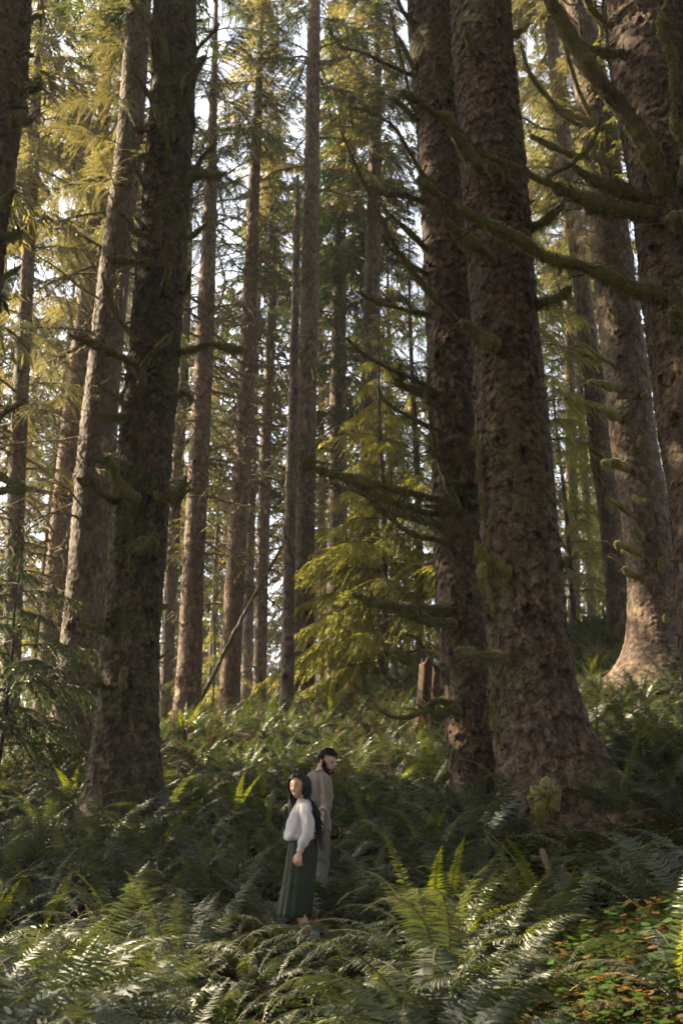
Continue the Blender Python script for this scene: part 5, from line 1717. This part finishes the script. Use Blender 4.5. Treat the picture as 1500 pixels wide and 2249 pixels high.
def woman():
    x0 = pt(665, 2100, 10.0)[0]; y0 = 10.0; z0 = gz(x0, y0) + .03
    root = empty('person', (x0, y0, z0), 'smiling woman in cream sweater and long green skirt looking back over her shoulder', 'person')
    A = np.array
    yaw = math.atan2(.22, -.97)
    hc = A((-.062, -.035, 1.485)); B = head_basis((-.42, -.88, -.20), .10)
    s = Soup()
    add_head(s, hc, B, False, .98)
    limb_tube(s, [(-.045, -.01, 1.44), (-.02, .0, 1.36), (0, 0, 1.27)], [.047, .048, .06])
    for t in [([(-.01, .015, .88, .12, .085, yaw), (-.005, .01, .96, .125, .09, yaw), (-.01, 0, 1.06, .12, .085, yaw), (-.02, 0, 1.2, .145, .095, yaw), (-.01, 0, 1.28, .15, .08, yaw), (0, 0, 1.32, .09, .05, yaw)])]:
        add3(s, rings(t))
    # arms
    limb_tube(s, [(.0, -.14, 1.28), (.045, -.195, 1.075), (.0, -.235, .95), (-.035, -.245, .865)], [.045, .038, .032, .023])
    hand(s, (-.035, -.247, .868), (-.12, -.06, -1), (-.3, -1, .1), 1, .75, .95)
    limb_tube(s, [(.02, .15, 1.28), (.12, .36, 1.13), (.12, .60, 1.24)], [.043, .034, .023])
    hand(s, (.12, .60, 1.24), (.05, .9, .25), (.9, 0, .3), 1, .8, .95)
    # legs
    gl = gz(x0 + .09, y0 + .26) - z0
    limb_tube(s, [(-.01, -.04, .88), (-.06, -.07, .50), (.02, -.07, .22), (.035, -.06, .07)], [.070, .055, .045, .034])
    limb_tube(s, [(-.01, .07, .88), (.0, .11, .54), (.09, .24, .25 + gl), (.10, .26, .09 + gl)], [.070, .055, .045, .034])
    body = obj('body', fuse('body', s, [M_SKIN_W], .0055), root)
    # face
    for sg in (-1, 1):
        face_strip('eyelid', hc, B, [(sg * .23, .03), (sg * .36, .075), (sg * .50, .025)], [.0016, .0028, .0016], M_DARKLINE, root, False, .0005, .98)
        face_strip('eyebrow', hc, B, [(sg * .18, .25), (sg * .36, .32), (sg * .56, .24)], [.0022, .003, .0012], M_DARKLINE, root, False, .0005, .98)
    face_strip('lips', hc, B, [(-.33, -.37), (-.16, -.44), (0, -.455), (.16, -.44), (.33, -.37)], [.0022, .0045, .005, .0045, .0022], M_LIP, root, False, .000, .98)
    face_strip('lips', hc, B, [(-.33, -.37), (-.17, -.56), (0, -.62), (.17, -.56), (.33, -.37)], [.0022, .005, .006, .005, .0022], M_LIP, root, False, .000, .98)
    face_strip('teeth', hc, B, [(-.26, -.435), (-.12, -.50), (0, -.525), (.12, -.50), (.26, -.435)], [.004, .0075, .008, .0075, .004], M_TEETH, root, False, .0, .98)
    # hair
    s = Soup()
    line = lambda D: (D[:, 2] > .76 - .38 * np.abs(D[:, 0]) + .15 * (D[:, 1] < .4)) | (D[:, 1] < .30 - .25 * (D[:, 2] < -.1)) | (np.abs(D[:, 0]) > .80)
    part = lambda D: .013 + .006 * np.clip(np.abs(D[:, 0]) * 3, 0, 1)
    V, F = cap(hc, B, line, part, False, .0012, sc=.99)
    s.add(V, F)
    rg = np.random.default_rng(4)
    W = lambda q: B @ (A(q) * .99) + hc
    for i in range(120):
        side = 1 if i % 2 else -1
        b = rg.random()
        # start at the parting, run round the skull, then fall
        start = W((side * .012, .075 - .13 * b, .112 + .012 * math.sin(b * 3)))
        m1 = W((side * (.068 + .005 * rg.random()), .045 - .13 * b, .075))
        m2 = W((side * (.079 + .005 * rg.random()), .022 - .12 * b, -.01))
        m3 = W((side * .078, .008 - .11 * b, -.09))
        if m3[0] < hc[0] - .01:      # the lock falling in front of her far shoulder
            x1 = -.115 + .075 * rg.random(); y1 = -.02 + .10 * rg.random()
            end = A((x1 - .01 + .03 * rg.random(), y1 + .04, 1.13 + .13 * rg.random()))
            mid = A((x1 - .005, y1, 1.29))
        else:                           # the mass down her back
            x1 = .045 + .10 * rg.random(); y1 = -.10 + .20 * rg.random()
            end = A((x1 + .035 + .03 * rg.random(), y1 + .02, .99 + .16 * rg.random()))
            mid = A((x1 - .005, y1, 1.24))
        hair_strand(s, [start, m1, m2, m3, (m3 + mid) / 2 + A((0, 0, -.01)), mid, (mid + end) / 2, end], .010, .005, .020, rg.random() * 1.6 + (0 if m3[0] < hc[0] else 2))
    for i in range(90):     # loose fine ends
        x1 = .06 + .10 * rg.random(); y1 = -.11 + .2 * rg.random(); z = 1.15 + .2 * rg.random()
        hair_strand(s, [(x1 - .03, y1, z), (x1, y1, z - .12), (x1 + .03 * rg.random() + .02, y1, z - .27)], .003, .0015, .014, rg.random() * 6, 4)
        if i % 3 == 0:
            x1 = -.125 + .07 * rg.random(); y1 = -.03 + .1 * rg.random(); z = 1.40
            hair_strand(s, [(x1 + .01, y1, z), (x1 - .015, y1, z - .12), (x1, y1, z - .28)], .003, .0015, .014, rg.random() * 6, 4)
    obj('hair', s.mesh('hair', [M_HAIR], True), root)
    # sweater
    s = Soup()
    add3(s, rings([(-.035, 0, .985, .165, .125, yaw, .02, 9), (-.038, 0, 1.005, .185, .15, yaw, .03, 9), (-.035, 0, 1.06, .19, .152, yaw, .02, 7),
                   (-.028, 0, 1.15, .185, .14, yaw), (-.02, 0, 1.23, .18, .12, yaw), (-.008, 0, 1.29, .165, .095, yaw), (-.005, 0, 1.325, .12, .072, yaw), (-.012, -.002, 1.355, .068, .060, yaw), (-.016, -.003, 1.372, .054, .052, yaw)]))
    limb_tube(s, [(.0, -.11, 1.285), (.02, -.165, 1.22), (.05, -.20, 1.08), (.015, -.232, .99), (-.015, -.240, .945), (-.022, -.242, .93), (-.035, -.245, .88)], [.060, .060, .056, .052, .046, .034, .032])
    limb_tube(s, [(.02, .12, 1.28), (.07, .24, 1.2), (.12, .37, 1.13), (.12, .50, 1.19), (.12, .58, 1.23)], [.065, .063, .057, .050, .034])
    folds = lambda V: (.0045 * np.sin(V[:, 2] * 46 + V[:, 0] * 38 + 2.2 * np.sin(V[:, 1] * 19)) * np.clip((1.33 - V[:, 2]) * 5, 0, 1)
                       + .003 * np.sin(V[:, 0] * 75 - V[:, 2] * 22 + V[:, 1] * 31))
    obj('sweater', fuse('sweater', s, [M_SWEATER], .006, folds), root)
    # skirt with pleats
    s = Soup()
    zz = np.linspace(1.06, .31, 18); L = []
    for z in zz:
        t = (1.06 - z) / .75
        L.append((-.005 - .085 * t ** 1.5, .02, z, np.interp(t, [0, .2, .6, 1], [.135, .170, .175, .19]), np.interp(t, [0, .2, .6, 1], [.105, .140, .145, .155]), yaw, .010 + .045 * t, 13))
    V, F, C = rings(L, 120)
    s.V.append(V); s.A.append(np.zeros(len(V))); s.G[(4, 0)] = [F]; s.n += len(V)
    sk = obj('skirt', s.mesh('skirt', [M_SKIRT], True), root)
    sd = sk.modifiers.new('cloth', 'SOLIDIFY'); sd.thickness = .004
    # socks and shoes
    for (p, dd, g) in (((.035, -.06, .0), (-.62, -.62, 0), gz(x0 + .0, y0 - .08) - z0), ((.10, .26, .0), (-.45, -.80, .0), gl)):
        s = Soup(); limb_tube(s, [(p[0], p[1], .06 + g), (p[0] - .003, p[1], .165 + g)], [.040, .041])
        obj('sock', s.mesh('sock', [M_SOCK], True), root)
        shoe(root, A((p[0], p[1], max(0, g) + .0)), dd, (0, 0, 1), .98)
    s = Soup(); q = A((-.030, -.262, .785)); add3(s, tube([q + A((math.cos(a) * .010, math.sin(a) * .009, math.sin(a) * .002)) for a in np.linspace(0, 6.28, 12)], np.full(12, .0016), 5))
    obj('ring', s.mesh('ring', [M_TEETH], True), root)

def man():
    x0 = pt(690, 2005, 10.9)[0]; y0 = 10.9; z0 = gz(x0, y0)
    root = empty('person', (x0, y0, z0), 'bearded man in taupe wool jacket seen from behind, head bowed to his right', 'person')
    A = np.array
    yaw = math.atan2(.80, .60)
    hc = A((.118, .045, 1.565)); B = head_basis((.76, -.50, -.42), .12)
    s = Soup()
    add_head(s, hc, B, True, 1.03)
    limb_tube(s, [(.095, .045, 1.53), (.055, .045, 1.46), (.02, .03, 1.36)], [.058, .060, .075])
    add3(s, rings([(-.02, 0, .88, .15, .11, yaw), (-.02, 0, 1.0, .15, .11, yaw), (-.01, .02, 1.2, .17, .11, yaw), (.0, .03, 1.36, .17, .095, yaw), (.02, .03, 1.43, .10, .06, yaw)]))
    limb_tube(s, [(.10, -.08, 1.35), (.115, -.16, 1.12), (.085, -.30, 1.02), (.075, -.345, 1.005)], [.05, .04, .032, .027])
    hand(s, (.075, -.335, 1.01), (-.1, -.75, -.55), (.9, -.5, .3), -1, 1.0, 1.08)
    limb_tube(s, [(-.16, .13, 1.36), (-.22, .20, 1.10), (-.17, .30, .92)], [.05, .04, .027])
    hand(s, (-.17, .30, .92), (.1, .3, -1), (-1, .2, 0), 1, .6, 1.05)
    limb_tube(s, [(.05, -.05, .88), (.06, -.09, .48), (.03, -.22, .28)], [.10, .065, .04])
    limb_tube(s, [(-.08, .06, .88), (-.05, .14, .48), (-.06, .16, .10)], [.10, .065, .042])
    obj('body', fuse('body', s, [M_SKIN_M], .0055), root)
    for sg in (-1, 1):
        face_strip('eyelid', hc, B, [(sg * .23, .04), (sg * .36, .07), (sg * .50, .03)], [.0016, .0028, .0016], M_DARKLINE, root, True, .0005, 1.03)
        face_strip('eyebrow', hc, B, [(sg * .16, .24), (sg * .36, .30), (sg * .58, .22)], [.002, .0032, .0015], M_HAIR_M, root, True, .001, 1.03)
    face_strip('lips', hc, B, [(-.24, -.43), (0, -.50), (.24, -.43)], [.002, .005, .002], M_LIP, root, True, .006, 1.03)
    face_strip('teeth', hc, B, [(-.18, -.475), (0, -.54), (.18, -.475)], [.002, .006, .002], M_TEETH, root, True, .006, 1.03)
    face_strip('lips', hc, B, [(-.22, -.48), (0, -.60), (.22, -.48)], [.002, .005, .002], M_LIP, root, True, .006, 1.03)
    # short curly hair, beard
    s = Soup()
    line = lambda D: ((D[:, 2] > .50 + .22 * np.clip(D[:, 1], 0, 1)) | ((D[:, 1] < .05) & (D[:, 2] > -.32)) ) & ~((np.abs(D[:, 0]) > .80) & (D[:, 2] < .12) & (D[:, 1] > -.35))
    V, F = cap(hc, B, line, lambda D: .012 + .016 * smooth((D[:, 2] - .2) * 1.6) * (1 - .5 * smooth(D[:, 1])), True, .0045, sc=1.03)
    s.add(V, F)
    rg = np.random.default_rng(6)
    D = rg.standard_normal((2600, 3)); D /= np.linalg.norm(D, axis=1)[:, None]
    D = D[line(D)]
    e = .006 + .018 * smooth((D[:, 2] - .2) * 1.6) * (1 - .4 * smooth(D[:, 1]))
    P0 = head_point(D, e, True) * 1.03 @ B.T + hc
    for p, dd, ee in zip(P0[:520], D[:520] @ B.T, e):
        t = rg.standard_normal(3); t = np.cross(dd, t); t /= np.linalg.norm(t); u = np.cross(dd, t)
        rr_ = .006 + .005 * rg.random()
        add_tube(s, [p + t * rr_ * math.cos(q) + u * rr_ * math.sin(q) + dd * .002 * q for q in (0, 1.3, 2.6, 3.9)], [.0028, .003, .003, .0015], 4)
    obj('hair', s.mesh('hair', [M_HAIR_M], True), root)
    s = Soup()
    def bl(D):
        ax_ = np.abs(D[:, 0]); front = np.clip(D[:, 1], -1, 1)
        edge = -.36 + .50 * smooth((ax_ - .62) / .36) + .02 * np.sin(D[:, 0] * 40)
        lip = (ax_ < .25) & (D[:, 2] > -.60) & (D[:, 2] < -.42) & (front > .3)
        return (D[:, 2] < edge) & (front > .02 - .25 * (D[:, 2] < -.4)) & ~lip & (D[:, 2] > -.99)
    V, F = cap(hc, B, bl, lambda D: .006 + .016 * smooth(-D[:, 2] * 1.3 - .2) * np.clip(D[:, 1] + .3, 0, 1), True, .002, sc=1.03)
    s.add(V, F)
    D = rg.standard_normal((6000, 3)); D /= np.linalg.norm(D, axis=1)[:, None]; D = D[bl(D)]
    P0 = head_point(D, .006 + .014 * smooth(-D[:, 2] * 1.3 - .2) * np.clip(D[:, 1] + .3, 0, 1), True) * 1.03 @ B.T + hc
    dd = D @ B.T + rg.standard_normal(D.shape) * .4 + A((0, 0, -.3)); sd = np.cross(dd, rg.standard_normal(D.shape)); sd /= np.linalg.norm(sd, axis=1)[:, None]
    V = np.stack([P0 - sd * .0014, P0 + sd * .0014, P0 + dd * .009], 1).reshape(-1, 3)
    s.add(V, np.arange(len(V)).reshape(-1, 3))
    obj('beard', s.mesh('beard', [M_HAIR_M], True), root)
    # jacket
    s = Soup()
    add3(s, rings([(-.02, 0, .86, .195, .155, yaw), (-.02, 0, .88, .20, .16, yaw), (-.02, 0, 1.0, .198, .155, yaw), (-.018, .01, 1.15, .205, .15, yaw), (-.015, .015, 1.28, .215, .14, yaw),
                   (-.008, .02, 1.365, .205, .12, yaw), (.008, .03, 1.42, .15, .09, yaw), (.03, .035, 1.455, .085, .075, yaw), (.038, .038, 1.47, .075, .072, yaw)]))
    limb_tube(s, [(.095, -.06, 1.365), (.115, -.105, 1.30), (.125, -.155, 1.15), (.118, -.19, 1.09), (.095, -.265, 1.045), (.082, -.315, 1.02)], [.075, .074, .062, .054, .046, .040])
    limb_tube(s, [(-.14, .11, 1.36), (-.19, .16, 1.28), (-.225, .20, 1.10), (-.18, .28, .95)], [.075, .076, .07, .056])
    folds = lambda V: (.005 * np.sin(V[:, 2] * 30 + V[:, 0] * 45 + 2 * np.sin(V[:, 2] * 11)) * np.clip((1.42 - V[:, 2]) * 4, 0, 1)
                       + .006 * np.exp(-((V[:, 0] * .80 + V[:, 1] * -.6 + .02 + .2 * (V[:, 2] - 1.2)) / .02) ** 2) + .003 * np.sin(V[:, 0] * 90 + V[:, 2] * 14))
    jk = obj('jacket', fuse('jacket', s, [M_JACKET], .007, folds), root)
    s = Soup()
    th = np.linspace(-2.6, 2.6, 14) + yaw + math.pi
    add3(s, tube([A((.036 + .072 * math.cos(t), .037 + .07 * math.sin(t), 1.475 + .012 * math.cos(t - yaw))) for t in th], np.full(14, .010), 8))
    obj('collar', s.mesh('collar', [M_JACKET], True), jk)
    s = Soup(); add3(s, tube([(.094, -.270, 1.043), (.082, -.315, 1.02)], [.047, .044], 20))
    obj('cuff', s.mesh('cuff', [M_JACKET], True), jk)
    # trousers
    s = Soup()
    add3(s, rings([(-.02, 0, .80, .165, .13, yaw), (-.02, 0, .86, .17, .135, yaw), (-.02, 0, .95, .16, .125, yaw)]))
    limb_tube(s, [(.055, -.05, .86), (.065, -.07, .68), (.065, -.09, .48), (.045, -.17, .36), (.03, -.23, .29)], [.115, .098, .082, .075, .07])
    limb_tube(s, [(-.085, .06, .86), (-.06, .11, .65), (-.05, .14, .48), (-.055, .16, .28), (-.06, .16, .13)], [.115, .098, .082, .076, .07])
    folds = lambda V: .006 * np.sin(V[:, 2] * 40 + V[:, 0] * 30 + 1.5 * np.sin(V[:, 2] * 17 + V[:, 1] * 20))
    obj('trousers', fuse('trousers', s, [M_PANTS], .007, folds), root)
    shoe(root, A((.022, -.245, .20)), (.45, .62, -.62), (.2, .5, .8), 1.1)
    shoe(root, A((-.06, .16, 0.0)), (.4, .9, .25), (0, -.2, 1), 1.1)
woman(); man()
